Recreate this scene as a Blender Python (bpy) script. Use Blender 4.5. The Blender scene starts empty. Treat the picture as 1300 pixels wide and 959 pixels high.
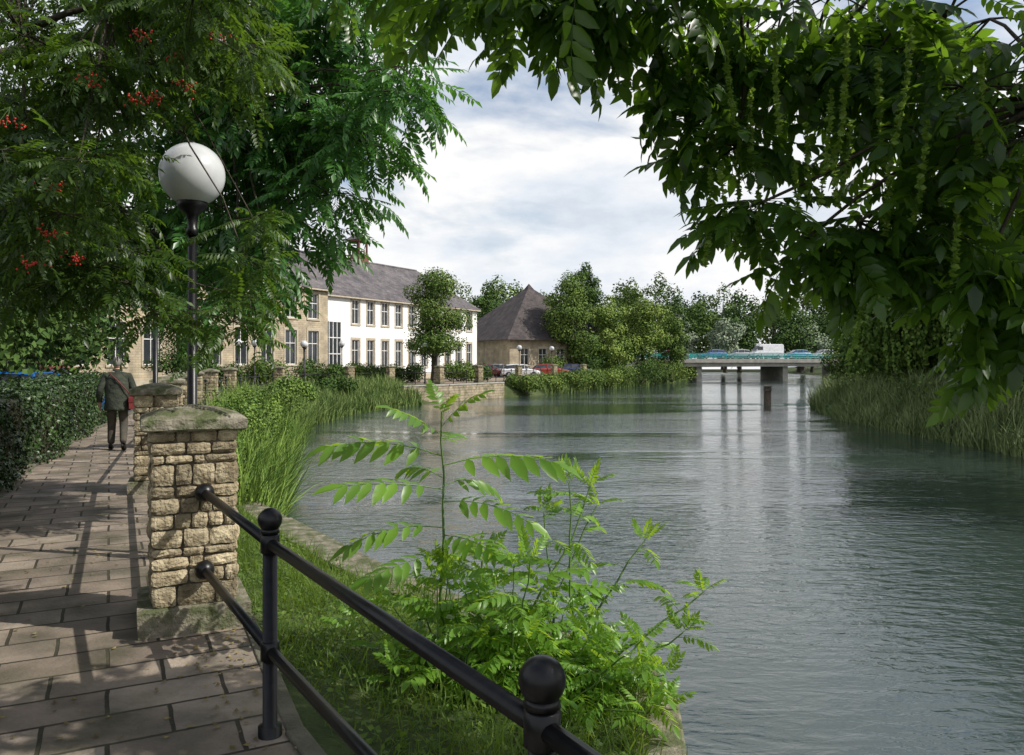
import bpy, math, random
import numpy as np
from mathutils import Vector, Matrix
rng=np.random.default_rng(11); random.seed(11)
EYE=1.75; WZ=-1.2
SC=bpy.context.scene
def pt(u,v,d):            # survey bearing: tangent of azimuth, tangent of elevation, forward distance (m)
    return np.array([u*d,d,EYE+v*d])

# ------------------------------------------------------------ materials
def newmat(name):
    m=bpy.data.materials.new(name); m.use_nodes=True
    nt=m.node_tree; return m,nt,nt.nodes,nt.links,nt.nodes['Principled BSDF']
def ramp(nd,stops):
    r=nd.new('ShaderNodeValToRGB'); e=r.color_ramp.elements
    e[0].position,e[0].color=stops[0][0],(*stops[0][1],1)
    e[1].position,e[1].color=stops[-1][0],(*stops[-1][1],1)
    for p,c in stops[1:-1]:
        x=e.new(p); x.color=(*c,1)
    return r
def noisy(name,c1,c2,scale=6,rough=.8,bump=.3,bscale=40,metal=0,spec=.3,island=0,bdist=.02,detail=6):
    m,nt,nd,lk,bs=newmat(name)
    tc=nd.new('ShaderNodeTexCoord'); n=nd.new('ShaderNodeTexNoise'); n.inputs['Scale'].default_value=scale; n.inputs['Detail'].default_value=detail
    lk.new(tc.outputs['Object'],n.inputs['Vector'])
    r=ramp(nd,[(.3,c1),(.7,c2)]); lk.new(n.outputs['Fac'],r.inputs['Fac'])
    out=r.outputs['Color']
    if island:
        g=nd.new('ShaderNodeNewGeometry'); h=nd.new('ShaderNodeHueSaturation')
        mr=nd.new('ShaderNodeMapRange'); mr.inputs['To Min'].default_value=1-island; mr.inputs['To Max'].default_value=1+island
        lk.new(g.outputs['Random Per Island'],mr.inputs['Value']); lk.new(mr.outputs[0],h.inputs['Value']); lk.new(out,h.inputs['Color']); out=h.outputs['Color']
    lk.new(out,bs.inputs['Base Color'])
    bs.inputs['Roughness'].default_value=rough; bs.inputs['Metallic'].default_value=metal; bs.inputs['Specular IOR Level'].default_value=spec
    if bump:
        n2=nd.new('ShaderNodeTexNoise'); n2.inputs['Scale'].default_value=bscale; n2.inputs['Detail'].default_value=5; lk.new(tc.outputs['Object'],n2.inputs['Vector'])
        b=nd.new('ShaderNodeBump'); b.inputs['Strength'].default_value=bump; b.inputs['Distance'].default_value=bdist
        lk.new(n2.outputs['Fac'],b.inputs['Height']); lk.new(b.outputs['Normal'],bs.inputs['Normal'])
    return m
def leafmat(name,c1,c2,trans=.35,tcol=None,rough=.42,cs=.8,spec=.45):
    m,nt,nd,lk,bs=newmat(name)
    g=nd.new('ShaderNodeNewGeometry'); tc=nd.new('ShaderNodeTexCoord'); n=nd.new('ShaderNodeTexNoise'); n.inputs['Scale'].default_value=cs; n.inputs['Detail'].default_value=1
    lk.new(tc.outputs['Object'],n.inputs['Vector'])
    a=nd.new('ShaderNodeMath'); a.operation='MULTIPLY_ADD'; a.inputs[1].default_value=.55; lk.new(g.outputs['Random Per Island'],a.inputs[0])
    b=nd.new('ShaderNodeMath'); b.operation='MULTIPLY_ADD'; b.inputs[1].default_value=1.3; b.inputs[2].default_value=-.42; lk.new(n.outputs['Fac'],b.inputs[0]); lk.new(b.outputs[0],a.inputs[2])
    r=ramp(nd,[(.05,c1),(.9,c2)]); lk.new(a.outputs[0],r.inputs['Fac'])
    lk.new(r.outputs['Color'],bs.inputs['Base Color']); bs.inputs['Roughness'].default_value=rough; bs.inputs['Specular IOR Level'].default_value=spec
    if trans<=0: return m
    t=nd.new('ShaderNodeBsdfTranslucent'); tcol=tcol or (c2[0]*1.9,c2[1]*1.8,c2[2]*.8)
    t.inputs['Color'].default_value=(*tcol,1)
    mx=nd.new('ShaderNodeMixShader'); mx.inputs[0].default_value=trans
    lk.new(bs.outputs[0],mx.inputs[1]); lk.new(t.outputs[0],mx.inputs[2]); lk.new(mx.outputs[0],nd['Material Output'].inputs['Surface'])
    return m
def plain(name,c,rough=.5,metal=0,spec=.5,coat=0):
    m=noisy(name,tuple(x*.88 for x in c),tuple(min(1,x*1.1) for x in c),scale=3,rough=rough,bump=0,metal=metal,spec=spec,detail=2)
    m.node_tree.nodes['Principled BSDF'].inputs['Coat Weight'].default_value=coat
    return m
def brickmat(name,c1,c2,mortar,bw,rh,ms,angle=None,wall=False,bump=.6,noise_s=4,rough=.85,moss=None,mossr=(.52,.7)):
    m,nt,nd,lk,bs=newmat(name)
    tc=nd.new('ShaderNodeTexCoord'); bk=nd.new('ShaderNodeTexBrick')
    if wall:
        sx=nd.new('ShaderNodeSeparateXYZ'); cx=nd.new('ShaderNodeCombineXYZ'); ad=nd.new('ShaderNodeMath')
        lk.new(tc.outputs['Object'],sx.inputs[0]); lk.new(sx.outputs[0],ad.inputs[0]); lk.new(sx.outputs[1],ad.inputs[1])
        lk.new(ad.outputs[0],cx.inputs[0]); lk.new(sx.outputs[2],cx.inputs[1]); vec=cx.outputs[0]
    else:
        mp=nd.new('ShaderNodeMapping'); mp.inputs['Rotation'].default_value=(0,0,angle or 0); lk.new(tc.outputs['Object'],mp.inputs[0]); vec=mp.outputs[0]
    nj=nd.new('ShaderNodeTexNoise'); nj.inputs['Scale'].default_value=noise_s*1.5; lk.new(tc.outputs['Object'],nj.inputs['Vector'])
    mv=nd.new('ShaderNodeVectorMath'); mv.operation='MULTIPLY_ADD'; mv.inputs[1].default_value=(.02,.02,0)
    lk.new(nj.outputs['Color'],mv.inputs[0]); lk.new(vec,mv.inputs[2])
    lk.new(mv.outputs[0],bk.inputs['Vector'])
    bk.inputs['Scale'].default_value=1; bk.inputs['Brick Width'].default_value=bw; bk.inputs['Row Height'].default_value=rh; bk.inputs['Mortar Size'].default_value=ms
    bk.inputs['Mortar Smooth'].default_value=.3
    bk.inputs['Color1'].default_value=(*c1,1); bk.inputs['Color2'].default_value=(*c2,1); bk.inputs['Mortar'].default_value=(*mortar,1)
    n=nd.new('ShaderNodeTexNoise'); n.inputs['Scale'].default_value=noise_s; n.inputs['Detail'].default_value=8; lk.new(tc.outputs['Object'],n.inputs['Vector'])
    r=ramp(nd,[(.3,(.6,.6,.6)),(.7,(1.2,1.17,1.1))]); lk.new(n.outputs['Fac'],r.inputs['Fac'])
    mx=nd.new('ShaderNodeMix'); mx.data_type='RGBA'; mx.blend_type='MULTIPLY'; mx.inputs[0].default_value=1
    lk.new(bk.outputs['Color'],mx.inputs[6]); lk.new(r.outputs['Color'],mx.inputs[7]); out=mx.outputs[2]
    if moss:
        n3=nd.new('ShaderNodeTexNoise'); n3.inputs['Scale'].default_value=2.2; n3.inputs['Detail'].default_value=7; lk.new(tc.outputs['Object'],n3.inputs['Vector'])
        r3=ramp(nd,[(mossr[0],(0,0,0)),(mossr[1],(.8,.8,.8))]); lk.new(n3.outputs['Fac'],r3.inputs['Fac'])
        m3=nd.new('ShaderNodeMix'); m3.data_type='RGBA'; lk.new(r3.outputs['Color'],m3.inputs[0]); lk.new(out,m3.inputs[6]); m3.inputs[7].default_value=(*moss,1); out=m3.outputs[2]
    lk.new(out,bs.inputs['Base Color']); bs.inputs['Roughness'].default_value=rough; bs.inputs['Specular IOR Level'].default_value=.25
    n2=nd.new('ShaderNodeTexNoise'); n2.inputs['Scale'].default_value=35; n2.inputs['Detail'].default_value=5; lk.new(tc.outputs['Object'],n2.inputs['Vector'])
    am=nd.new('ShaderNodeMath'); am.operation='MULTIPLY_ADD'; am.inputs[1].default_value=-1.2; lk.new(bk.outputs['Fac'],am.inputs[0]); lk.new(n2.outputs['Fac'],am.inputs[2])
    b=nd.new('ShaderNodeBump'); b.inputs['Strength'].default_value=bump; b.inputs['Distance'].default_value=.012
    lk.new(am.outputs[0],b.inputs['Height']); lk.new(b.outputs['Normal'],bs.inputs['Normal'])
    return m

M_wingnut=leafmat('wingnut_leaf',(.009,.026,.006),(.05,.115,.016),.40,(.22,.40,.025),rough=.34)
M_rowan=leafmat('rowan_leaf',(.006,.018,.005),(.06,.115,.016),.32,(.19,.34,.025),cs=1.6)
M_ail=leafmat('ailanthus_leaf',(.015,.055,.014),(.085,.21,.045),.32,(.16,.40,.045),rough=.35,cs=1.2)
M_sap=leafmat('sapling_leaf',(.07,.17,.022),(.18,.34,.045),.46,(.42,.62,.04),cs=3,rough=.36)
M_catkin=leafmat('catkin_green',(.12,.22,.03),(.24,.36,.07),.4,(.36,.5,.07))
M_hedge=leafmat('hedge_leaf',(.012,.03,.008),(.05,.10,.02),0,cs=2)
M_treeA=leafmat('tree_leaf_mid',(.04,.085,.018),(.15,.215,.045),0,cs=.35,rough=.7,spec=.12)
M_treeB=leafmat('tree_leaf_light',(.08,.14,.03),(.21,.28,.06),0,cs=.4,rough=.7,spec=.12)
M_treeC=leafmat('tree_leaf_dark',(.022,.052,.014),(.08,.14,.03),0,cs=.4,rough=.7,spec=.12)
M_willow=leafmat('willow_leaf',(.15,.20,.12),(.28,.33,.22),0,cs=.5,rough=.6,spec=.2)
M_weep=leafmat('weeping_willow_leaf',(.04,.09,.018),(.14,.22,.04),0,cs=.5,rough=.6,spec=.15)
M_grass=leafmat('grass_blade',(.03,.07,.014),(.15,.23,.045),.35,cs=1.6,rough=.5,spec=.25)
M_weed=leafmat('bank_weeds',(.04,.095,.015),(.21,.31,.06),0,cs=1.1,rough=.6,spec=.15)
M_reed=leafmat('reed_blade',(.06,.12,.025),(.20,.26,.08),0,cs=.8,rough=.6,spec=.15)
M_reed2=leafmat('reed_green',(.075,.13,.035),(.26,.31,.13),0,cs=.45,rough=.6,spec=.15)
M_litter=noisy('fallen_leaf',(.12,.08,.03),(.25,.2,.06),scale=5,bump=0,island=.4)
M_bark=noisy('bark',(.03,.024,.018),(.09,.075,.055),scale=9,bump=.8,bscale=30,bdist=.03)
M_twig=noisy('twig',(.018,.02,.009),(.04,.04,.018),scale=20,bump=0)
M_stem=noisy('green_stem',(.07,.14,.03),(.12,.2,.05),scale=20,bump=0,rough=.5)
M_berry=noisy('rowan_berry',(.30,.012,.007),(.48,.025,.01),scale=30,bump=0,rough=.3,spec=.5)
M_iron=noisy('black_painted_iron',(.004,.004,.005),(.010,.010,.011),scale=25,rough=.36,bump=.25,bscale=70,spec=.32,bdist=.002)
M_stone=noisy('rubble_stone',(.16,.125,.075),(.46,.39,.26),scale=11,rough=.92,bump=1,bscale=46,island=.38,bdist=.022)
M_mortar=noisy('mortar',(.06,.05,.035),(.15,.125,.09),scale=20,rough=.95,bump=.8,bscale=60)
def capmat(name='mossy_coping',lo=.42,hi=.6):
    m=noisy(name,(.14,.125,.09),(.31,.28,.22),scale=12,rough=.92,bump=.8,bscale=45)
    nt=m.node_tree; nd=nt.nodes; lk=nt.links; bs=nd['Principled BSDF']; src=bs.inputs['Base Color'].links[0].from_socket
    tc=nd.new('ShaderNodeTexCoord'); n=nd.new('ShaderNodeTexNoise'); n.inputs['Scale'].default_value=7; n.inputs['Detail'].default_value=8; lk.new(tc.outputs['Object'],n.inputs['Vector'])
    r=ramp(nd,[(lo,(0,0,0)),(hi,(.85,.85,.85))]); lk.new(n.outputs['Fac'],r.inputs['Fac'])
    mx=nd.new('ShaderNodeMix'); mx.data_type='RGBA'; lk.new(r.outputs['Color'],mx.inputs[0]); lk.new(src,mx.inputs[6]); mx.inputs[7].default_value=(.06,.08,.024,1); lk.new(mx.outputs[2],bs.inputs['Base Color'])
    return m
M_cap=capmat()
PA=math.radians(26.8)
M_path=brickmat('path_flagstones',(.20,.165,.135),(.32,.27,.225),(.045,.04,.03),.56,.34,.012,angle=-PA,noise_s=2.8,moss=(.065,.062,.038),mossr=(.44,.70))
M_ground=noisy('ground_grass',(.03,.05,.014),(.075,.095,.03),scale=1.2,rough=.95,bump=.8,bscale=14,bdist=.05)
M_core=noisy('hedge_core_dark',(.028,.032,.014),(.07,.065,.035),scale=5,rough=.95,bump=1,bscale=18,bdist=.05)
M_asph=noisy('asphalt',(.04,.04,.042),(.075,.073,.07),scale=3,rough=.9,bump=.4,bscale=90)
M_prom=brickmat('promenade_paving',(.25,.2,.16),(.32,.26,.2),(.12,.1,.08),.5,.25,.01,angle=.5)
M_rwall=brickmat('river_wall_stone',(.33,.28,.2),(.42,.36,.27),(.16,.13,.09),.5,.2,.012,wall=True,bump=1,noise_s=2,moss=(.09,.10,.04))
M_bwall=brickmat('building_stone',(.40,.34,.245),(.47,.40,.30),(.3,.26,.2),.45,.17,.012,wall=True,noise_s=1.2)
M_white=noisy('white_render',(.70,.70,.68),(.82,.82,.80),scale=.7,rough=.8,bump=.1)
M_trim=noisy('stone_trim',(.36,.31,.23),(.5,.44,.34),scale=3,rough=.8,bump=.1)
M_slate=brickmat('slate_roof',(.10,.095,.105),(.16,.145,.155),(.065,.06,.06),.35,.16,.008,wall=False,noise_s=.9)
M_tile=brickmat('grey_slate_tile',(.06,.052,.054),(.10,.085,.085),(.04,.036,.036),.35,.2,.01,noise_s=1)
M_brick=brickmat('red_brick',(.33,.14,.09),(.4,.19,.12),(.3,.25,.2),.22,.075,.01,wall=True)
M_glass=plain('window_glass',(.03,.035,.04),rough=.08,spec=.8)
M_frame=plain('window_frame',(.7,.69,.66),rough=.5)
M_redf=plain('red_painted_wood',(.15,.055,.045),rough=.65)
M_turq=plain('turquoise_paint',(.03,.36,.33),rough=.45)
M_conc=noisy('concrete',(.26,.25,.22),(.4,.38,.34),scale=1.5,rough=.9,bump=.3)
M_edge=noisy('stone_edging',(.08,.075,.055),(.16,.15,.11),scale=4,rough=.95,bump=.5)
M_wood=noisy('weathered_wood',(.05,.04,.032),(.12,.10,.08),scale=8,rough=.9,bump=.6)
M_globe=noisy('opal_globe',(.42,.43,.44),(.62,.63,.64),scale=2.5,rough=.22,bump=0,spec=.5)
M_tyre=plain('tyre_rubber',(.02,.02,.02),rough=.8)
M_hub=plain('wheel_hub',(.45,.45,.46),rough=.35,metal=.6)
M_lamp_r=plain('tail_light',(.4,.02,.02),rough=.2)
M_lamp_w=plain('head_light',(.7,.7,.7),rough=.1)

# ------------------------------------------------------------ geometry helpers
class B:
    def __init__(s): s.v=[];s.f=[];s.m=[];s.s=[]
    def add(s,vs,fs,mat=0,sm=False):
        o=len(s.v); s.v+= [tuple(map(float,x)) for x in vs]
        for f in fs: s.f.append(tuple(i+o for i in f)); s.m.append(mat); s.s.append(sm)
    def box(s,c,size,rz=0,mat=0,jit=0,taper=1):
        hx,hy,hz=[x/2 for x in size]; cs,sn=math.cos(rz),math.sin(rz); vs=[]
        for z in(-1,1):
            k=taper if z>0 else 1
            for x,y in((-1,-1),(1,-1),(1,1),(-1,1)):
                X,Y,Z=x*hx*k,y*hy*k,z*hz
                if jit: X+=random.uniform(-jit,jit);Y+=random.uniform(-jit,jit);Z+=random.uniform(-jit,jit)
                vs.append((c[0]+X*cs-Y*sn,c[1]+X*sn+Y*cs,c[2]+Z))
        s.add(vs,[(3,2,1,0),(4,5,6,7),(0,1,5,4),(1,2,6,5),(2,3,7,6),(3,0,4,7)],mat)
    def tube(s,P,R,n=8,mat=0,sm=True,cap=True):
        P=[Vector(p) for p in P]; vs=[];fs=[]
        if not hasattr(R,'__len__'): R=[R]*len(P)
        up=None
        for i,p in enumerate(P):
            t=(P[min(i+1,len(P)-1)]-P[max(i-1,0)]).normalized()
            if up is None: up=Vector((0,0,1)) if abs(t.z)<.9 else Vector((1,0,0))
            a=t.cross(up).normalized(); b=a.cross(t).normalized(); up=b
            for k in range(n):
                th=2*math.pi*k/n; q=p+(a*math.cos(th)+b*math.sin(th))*R[i]; vs.append(q)
        for i in range(len(P)-1):
            for k in range(n):
                k2=(k+1)%n; fs.append((i*n+k,i*n+k2,(i+1)*n+k2,(i+1)*n+k))
        s.add(vs,fs,mat,sm)
        if cap:
            o=len(s.v)-len(vs); s.f.append(tuple(o+k for k in range(n))[::-1]); s.m.append(mat); s.s.append(False)
            o2=o+(len(P)-1)*n; s.f.append(tuple(o2+k for k in range(n))); s.m.append(mat); s.s.append(False)
    def sphere(s,c,r,mat=0,n=16,k=10,sc=(1,1,1)):
        vs=[];fs=[]
        for i in range(k+1):
            ph=math.pi*i/k
            for j in range(n):
                th=2*math.pi*j/n; vs.append((c[0]+r*sc[0]*math.sin(ph)*math.cos(th),c[1]+r*sc[1]*math.sin(ph)*math.sin(th),c[2]+r*sc[2]*math.cos(ph)))
        for i in range(k):
            for j in range(n):
                j2=(j+1)%n; fs.append((i*n+j,(i+1)*n+j,(i+1)*n+j2,i*n+j2))
        s.add(vs,fs,mat,True)
    def build(s,name,mats,parent=None,M=None,bevel=0):
        me=bpy.data.meshes.new(name); me.from_pydata(s.v,[],s.f)
        for m in mats: me.materials.append(m)
        me.polygons.foreach_set('material_index',s.m); me.polygons.foreach_set('use_smooth',s.s); me.update()
        ob=bpy.data.objects.new(name,me); SC.collection.objects.link(ob)
        if parent: ob.parent=parent
        if M is not None: ob.matrix_world=M
        if bevel:
            b=ob.modifiers.new('bevel','BEVEL'); b.width=bevel; b.segments=2; b.limit_method='ANGLE'
        return ob
def empty(name,M=None):
    e=bpy.data.objects.new(name,None); SC.collection.objects.link(e)
    if M is not None: e.matrix_world=M
    return e
def quadmesh(name,parts,mats,smooth=True,link=True):
    """parts: list of (V,F,matindex)"""
    Vs=[];Fs=[];Ms=[];o=0
    for V,F,mi in parts:
        if len(V)==0: continue
        Vs.append(V);Fs.append(F+o);Ms.append(np.full(len(F),mi,dtype=np.int32));o+=len(V)
    V=np.concatenate(Vs).astype(np.float32);F=np.concatenate(Fs).astype(np.int32);Mi=np.concatenate(Ms)
    me=bpy.data.meshes.new(name)
    me.vertices.add(len(V)); me.vertices.foreach_set('co',V.ravel())
    me.loops.add(F.size); me.loops.foreach_set('vertex_index',F.ravel())
    me.polygons.add(len(F)); me.polygons.foreach_set('loop_start',np.arange(len(F),dtype=np.int32)*4)
    for m in mats: me.materials.append(m)
    me.polygons.foreach_set('material_index',Mi); me.polygons.foreach_set('use_smooth',np.full(len(F),smooth))
    me.update(calc_edges=True)
    ob=bpy.data.objects.new(name,me)
    if link: SC.collection.objects.link(ob)
    return ob
def norm(a): return a/np.maximum(np.linalg.norm(a,axis=-1,keepdims=True),1e-9)
def frames(d,up):
    x=norm(d); y=norm(np.cross(up,x)); z=np.cross(x,y); return np.stack([x,y,z],axis=-1)
def bake(T,pos,R,sc):
    V,F=T; n=len(pos); 
    W=np.einsum('nij,kj->nki',R,V)*np.asarray(sc).reshape(n,1,-1)+pos[:,None,:]
    FF=(F[None]+(np.arange(n)*len(V))[:,None,None]).reshape(-1,4)
    return W.reshape(-1,3),FF
def tubes_np(paths,n=4):
    Vs=[];Fs=[];o=0
    for P,R in paths:
        P=np.asarray(P,float);k=len(P);R=np.broadcast_to(R,(k,))
        t=norm(np.gradient(P,axis=0)); up=np.array([0,0,1.]) if abs(t[0,2])<.9 else np.array([1.,0,0])
        a=norm(np.cross(t,up)); b=np.cross(a,t); th=np.arange(n)*2*np.pi/n
        V=P[:,None]+(a[:,None]*np.cos(th)[None,:,None]+b[:,None]*np.sin(th)[None,:,None])*R[:,None,None]
        i,j=np.meshgrid(np.arange(k-1),np.arange(n),indexing='ij'); j2=(j+1)%n
        F=np.stack([i*n+j,i*n+j2,(i+1)*n+j2,(i+1)*n+j],-1).reshape(-1,4)
        Vs.append(V.reshape(-1,3));Fs.append(F+o);o+=k*n
    if not Vs: return np.zeros((0,3)),np.zeros((0,4),int)
    return np.concatenate(Vs),np.concatenate(Fs)

def leaflet(base,d,L,w,st,curl=.15,fold=.25,side=0):
    d=norm(np.array(d)); up=np.array([0,0,1.]); perp=norm(np.cross(up,d)); n=np.cross(d,perp)
    prof={3:[(0,.1),(.5,1),(1,.06)],4:[(0,.15),(.3,.95),(.68,.75),(1,.03)]}[st]
    V=[];F=[]
    for t,ww in prof:
        c=base+d*L*t-n*curl*L*t*t
        V+= [c+perp*w*ww+n*fold*w*ww,c,c-perp*w*ww+n*fold*w*ww]
    for i in range(st-1):
        a=i*3; F+=[(a,a+1,a+4,a+3),(a+1,a+2,a+5,a+4)]
    return np.array(V),np.array(F)
def compound(npair,ll,lw,droop,st=3,ang=62,start=.22,hang=.2,seed=0):
    r=np.random.default_rng(seed); Vs=[];Fs=[];o=0
    def rp(s): return np.array([s*(1-.25*droop*s*s),0,-droop*s*s*.8])
    S=np.linspace(start,.93,npair)
    items=[]
    for i,s in enumerate(S):
        tg=norm(rp(s+.01)-rp(s)); k=.62+.38*math.sin(math.pi*min(1,(i+.6)/npair))
        for sd in(-1,1):
            a=math.radians(ang*(1-.25*i/npair)+r.uniform(-10,10))
            d=tg*math.cos(a)+np.array([0,sd*math.sin(a),0])+np.array([0,0,-hang+r.uniform(-.16,.16)])
            items.append((rp(s+r.uniform(-.01,.01)),d,ll*k*r.uniform(.85,1.12)))
    items.append((rp(.96),norm(rp(1)-rp(.95)),ll))
    for b,d,L in items:
        V,F=leaflet(b,d,L,lw*L/ll,st,curl=r.uniform(.05,.3)); Vs.append(V);Fs.append(F+o);o+=len(V)
    P=np.array([rp(s) for s in np.linspace(0,.97,5)]); V,F=tubes_np([(P,.006)],3); Vs.append(V);Fs.append(F+o)
    return np.concatenate(Vs),np.concatenate(Fs)
class Foliage:
    def __init__(s,temps): s.T=temps; s.pos=[];s.dir=[];s.up=[];s.sc=[]; s.tw=[]
    def leaf(s,p,d,up,L): s.pos.append(p);s.dir.append(d);s.up.append(up);s.sc.append(L)
    def spray(s,c,r,nt,nl,L,out=None,grav=.3,spread=1.0,wr=.006):
        c=np.asarray(c,float)
        for _ in range(nt):
            d=rng.normal(size=3)*np.array([1,1,.55])*spread
            if out is not None: d=d+np.asarray(out)*1.2
            d=norm(d); ln=r*rng.uniform(.65,1.15)
            e=c+d*ln; t=np.linspace(0,1,4)[:,None]
            P=c+(e-c)*t+np.array([0,0,-grav*ln])*t**2
            s.tw.append((P,np.linspace(wr,.002,4)))
            for j in range(nl):
                tt=.3+.7*(j+rng.uniform(0,.5))/nl; p=c+(e-c)*tt+np.array([0,0,-grav*ln])*tt**2
                sdv=norm(np.cross(d,[0,0,1]))*(1 if j%2 else -1)
                ld=norm(d*rng.uniform(.3,.8)+sdv*rng.uniform(.4,1)+rng.normal(size=3)*.2+np.array([0,0,-grav*.8]))
                s.leaf(p,ld,norm(np.array([0,0,1.])+rng.normal(size=3)*.35),L*rng.uniform(.7,1.15))
            s.leaf(P[-1],norm(d+np.array([0,0,-grav])),norm(np.array([0,0,1.])+rng.normal(size=3)*.3),L*rng.uniform(.7,1.1))
    def parts(s,mi=0):
        pos=np.array(s.pos);d=np.array(s.dir);up=np.array(s.up);sc=np.array(s.sc)
        R=frames(d,up); k=len(s.T); idx=rng.integers(0,k,len(pos)); out=[]
        for i in range(k):
            q=idx==i
            if q.any():
                V,F=bake(s.T[i],pos[q],R[q],sc[q]); out.append((V,F,mi))
        return out
def limb(a,b,r0,r1,sag=.3,n=8,wob=.08):
    a=np.asarray(a,float);b=np.asarray(b,float);t=np.linspace(0,1,n)[:,None];L=np.linalg.norm(b-a)
    m=(a+b)/2+np.array([0,0,sag*L]); P=(1-t)**2*a+2*t*(1-t)*m+t*t*b
    w=rng.normal(size=(n,3))*wob*L*.15; w[0]=0;w[-1]=0
    return P+w,np.linspace(r0,r1,n)

# ------------------------------------------------------------ river, banks, ground
L=[(1.6,-4),(.15,1.85),(-1.05,3.75),(-1.85,5.3),(-2.9,7.1),(-4.6,10.7),(-6.75,16),(-8.6,21),(-10.6,27),(-13.7,38),(-14.6,50),(-11.2,55),(-9,59),(-5.5,61),(-2.5,66),(.7,74),(4.5,82),(10.8,95),(20,115),(24,124),(40,230)]
Mz=[(9,-3,-.32),(.62,3.9,-.32),(.78,5.1,-.32),(-.25,6.2,-.32),(-1.3,7.4,-.32),(-3.8,11.1,-.32),(-5.6,15.6,-.5),(-7.3,21.2,-.5),(-9.0,27.5,-.5),(-12,37.5,-.4),(-12.2,47.5,-.4),(-9.6,52.8,-.4),(-7.6,57,-.3),(-4.9,58.6,-.02),(-2.2,63.3,-.02),(1.8,72,-.3),(6,81,-.3),(12,94,-.3),(21,114,-.3),(26,124,-.3),(42,230,-.3)]
S=[(9.1,-2.8),(.78,3.95),(.92,5.25),(-.05,6.4),(-1.1,7.6),(-3.6,11.3),(-4.6,16.2),(-6,21.5),(-7.5,28),(-9,36),(-8.9,44),(-7.3,50),(-6,54.5),(-4.6,57.9),(-1.8,62.6),(3.2,70),(8,80),(14,93),(22.5,113),(28,124),(44,230)]
SR=[(9,-9),(13,8),(15.8,24.6),(16.6,40),(19.0,50),(25.5,63),(38,96),(51,122),(62,150),(72,230)]
b=B()
n=len(L)
rows=[]
for i in range(n):
    rows.append([(-900,L[i][1]*1.0,0),(-60,L[i][1],0),(L[i][0],L[i][1],0),(Mz[i][0],Mz[i][1],Mz[i][2]-.02),(S[i][0],S[i][1],-1.45),(S[i][0]+1.5,S[i][1]+.5,-2.6)])
rows=[[(-900,-600,0),(-60,-600,0),(1.6,-600,0),(9,-600,-.3),(9.1,-600,-1.45),(9.6,-600,-2.6)]]+rows
vs=[p for r in rows for p in r]; fs=[]; 
for i in range(len(rows)-1):
    for k in range(5):
        a=i*6+k; fs.append((a,a+1,a+7,a+6))
b.add(vs,fs,0)
rr=[(9,-600)]+SR; vs=[];fs=[]
for x,y in rr: vs+=[(x-1.2,y,-2.6),(x,y,-1.4),(x+1.2,y,-.75),(x+4,y,-.1),(x+12,y,.25),(x+900,y,.25)]
for i in range(len(rr)-1):
    for k in range(5):
        a=i*6+k; fs.append((a,a+1,a+7,a+6))
b.add(vs,fs,0)
b.add([(-900,230,0),(44,230,0),(72,230,.25),(972,230,.25),(972,3000,3),(-900,3000,3)],[(0,1,2,3,4,5)],0)
b.build('ground',[M_ground])
# water
m,nt,nd,lk,bs=newmat('river_water')
tc=nd.new('ShaderNodeTexCoord')
def wn(scale,rot,sx,sy,det):
    mp=nd.new('ShaderNodeMapping'); mp.inputs['Rotation'].default_value=(0,0,rot); mp.inputs['Scale'].default_value=(sx,sy,1); lk.new(tc.outputs['Object'],mp.inputs[0])
    q=nd.new('ShaderNodeTexNoise'); q.inputs['Scale'].default_value=scale; q.inputs['Detail'].default_value=det; q.inputs['Distortion'].default_value=.6; lk.new(mp.outputs[0],q.inputs['Vector']); return q.outputs['Fac']
n1=wn(2.6,.35,.6,1.5,4); n2=wn(7.5,-.2,.7,1.3,3); n3=wn(.09,.2,.5,1.6,3)
a1=nd.new('ShaderNodeMath'); a1.operation='MULTIPLY_ADD'; a1.inputs[1].default_value=.4; lk.new(n2,a1.inputs[0]); lk.new(n1,a1.inputs[2])
mr=nd.new('ShaderNodeMapRange'); mr.inputs['From Min'].default_value=.40; mr.inputs['From Max'].default_value=.6; mr.inputs['To Min'].default_value=.12; mr.inputs['To Max'].default_value=1.0; lk.new(n3,mr.inputs['Value'])
a2=nd.new('ShaderNodeMath'); a2.operation='MULTIPLY'; lk.new(a1.outputs[0],a2.inputs[0]); lk.new(mr.outputs[0],a2.inputs[1])
bp=nd.new('ShaderNodeBump'); bp.inputs['Strength'].default_value=.85; bp.inputs['Distance'].default_value=.06; lk.new(a2.outputs[0],bp.inputs['Height']); lk.new(bp.outputs['Normal'],bs.inputs['Normal'])
bs.inputs['Base Color'].default_value=(.03,.046,.04,1); bs.inputs['Roughness'].default_value=.015; bs.inputs['IOR'].default_value=1.42; bs.inputs['Specular IOR Level'].default_value=.95; bs.inputs['Specular Tint'].default_value=(.93,.97,1,1)
b=B(); b.add([(-40,-300,WZ),(200,-300,WZ),(200,300,WZ),(-40,300,WZ)],[(0,1,2,3)]); b.build('water',[m])

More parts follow.
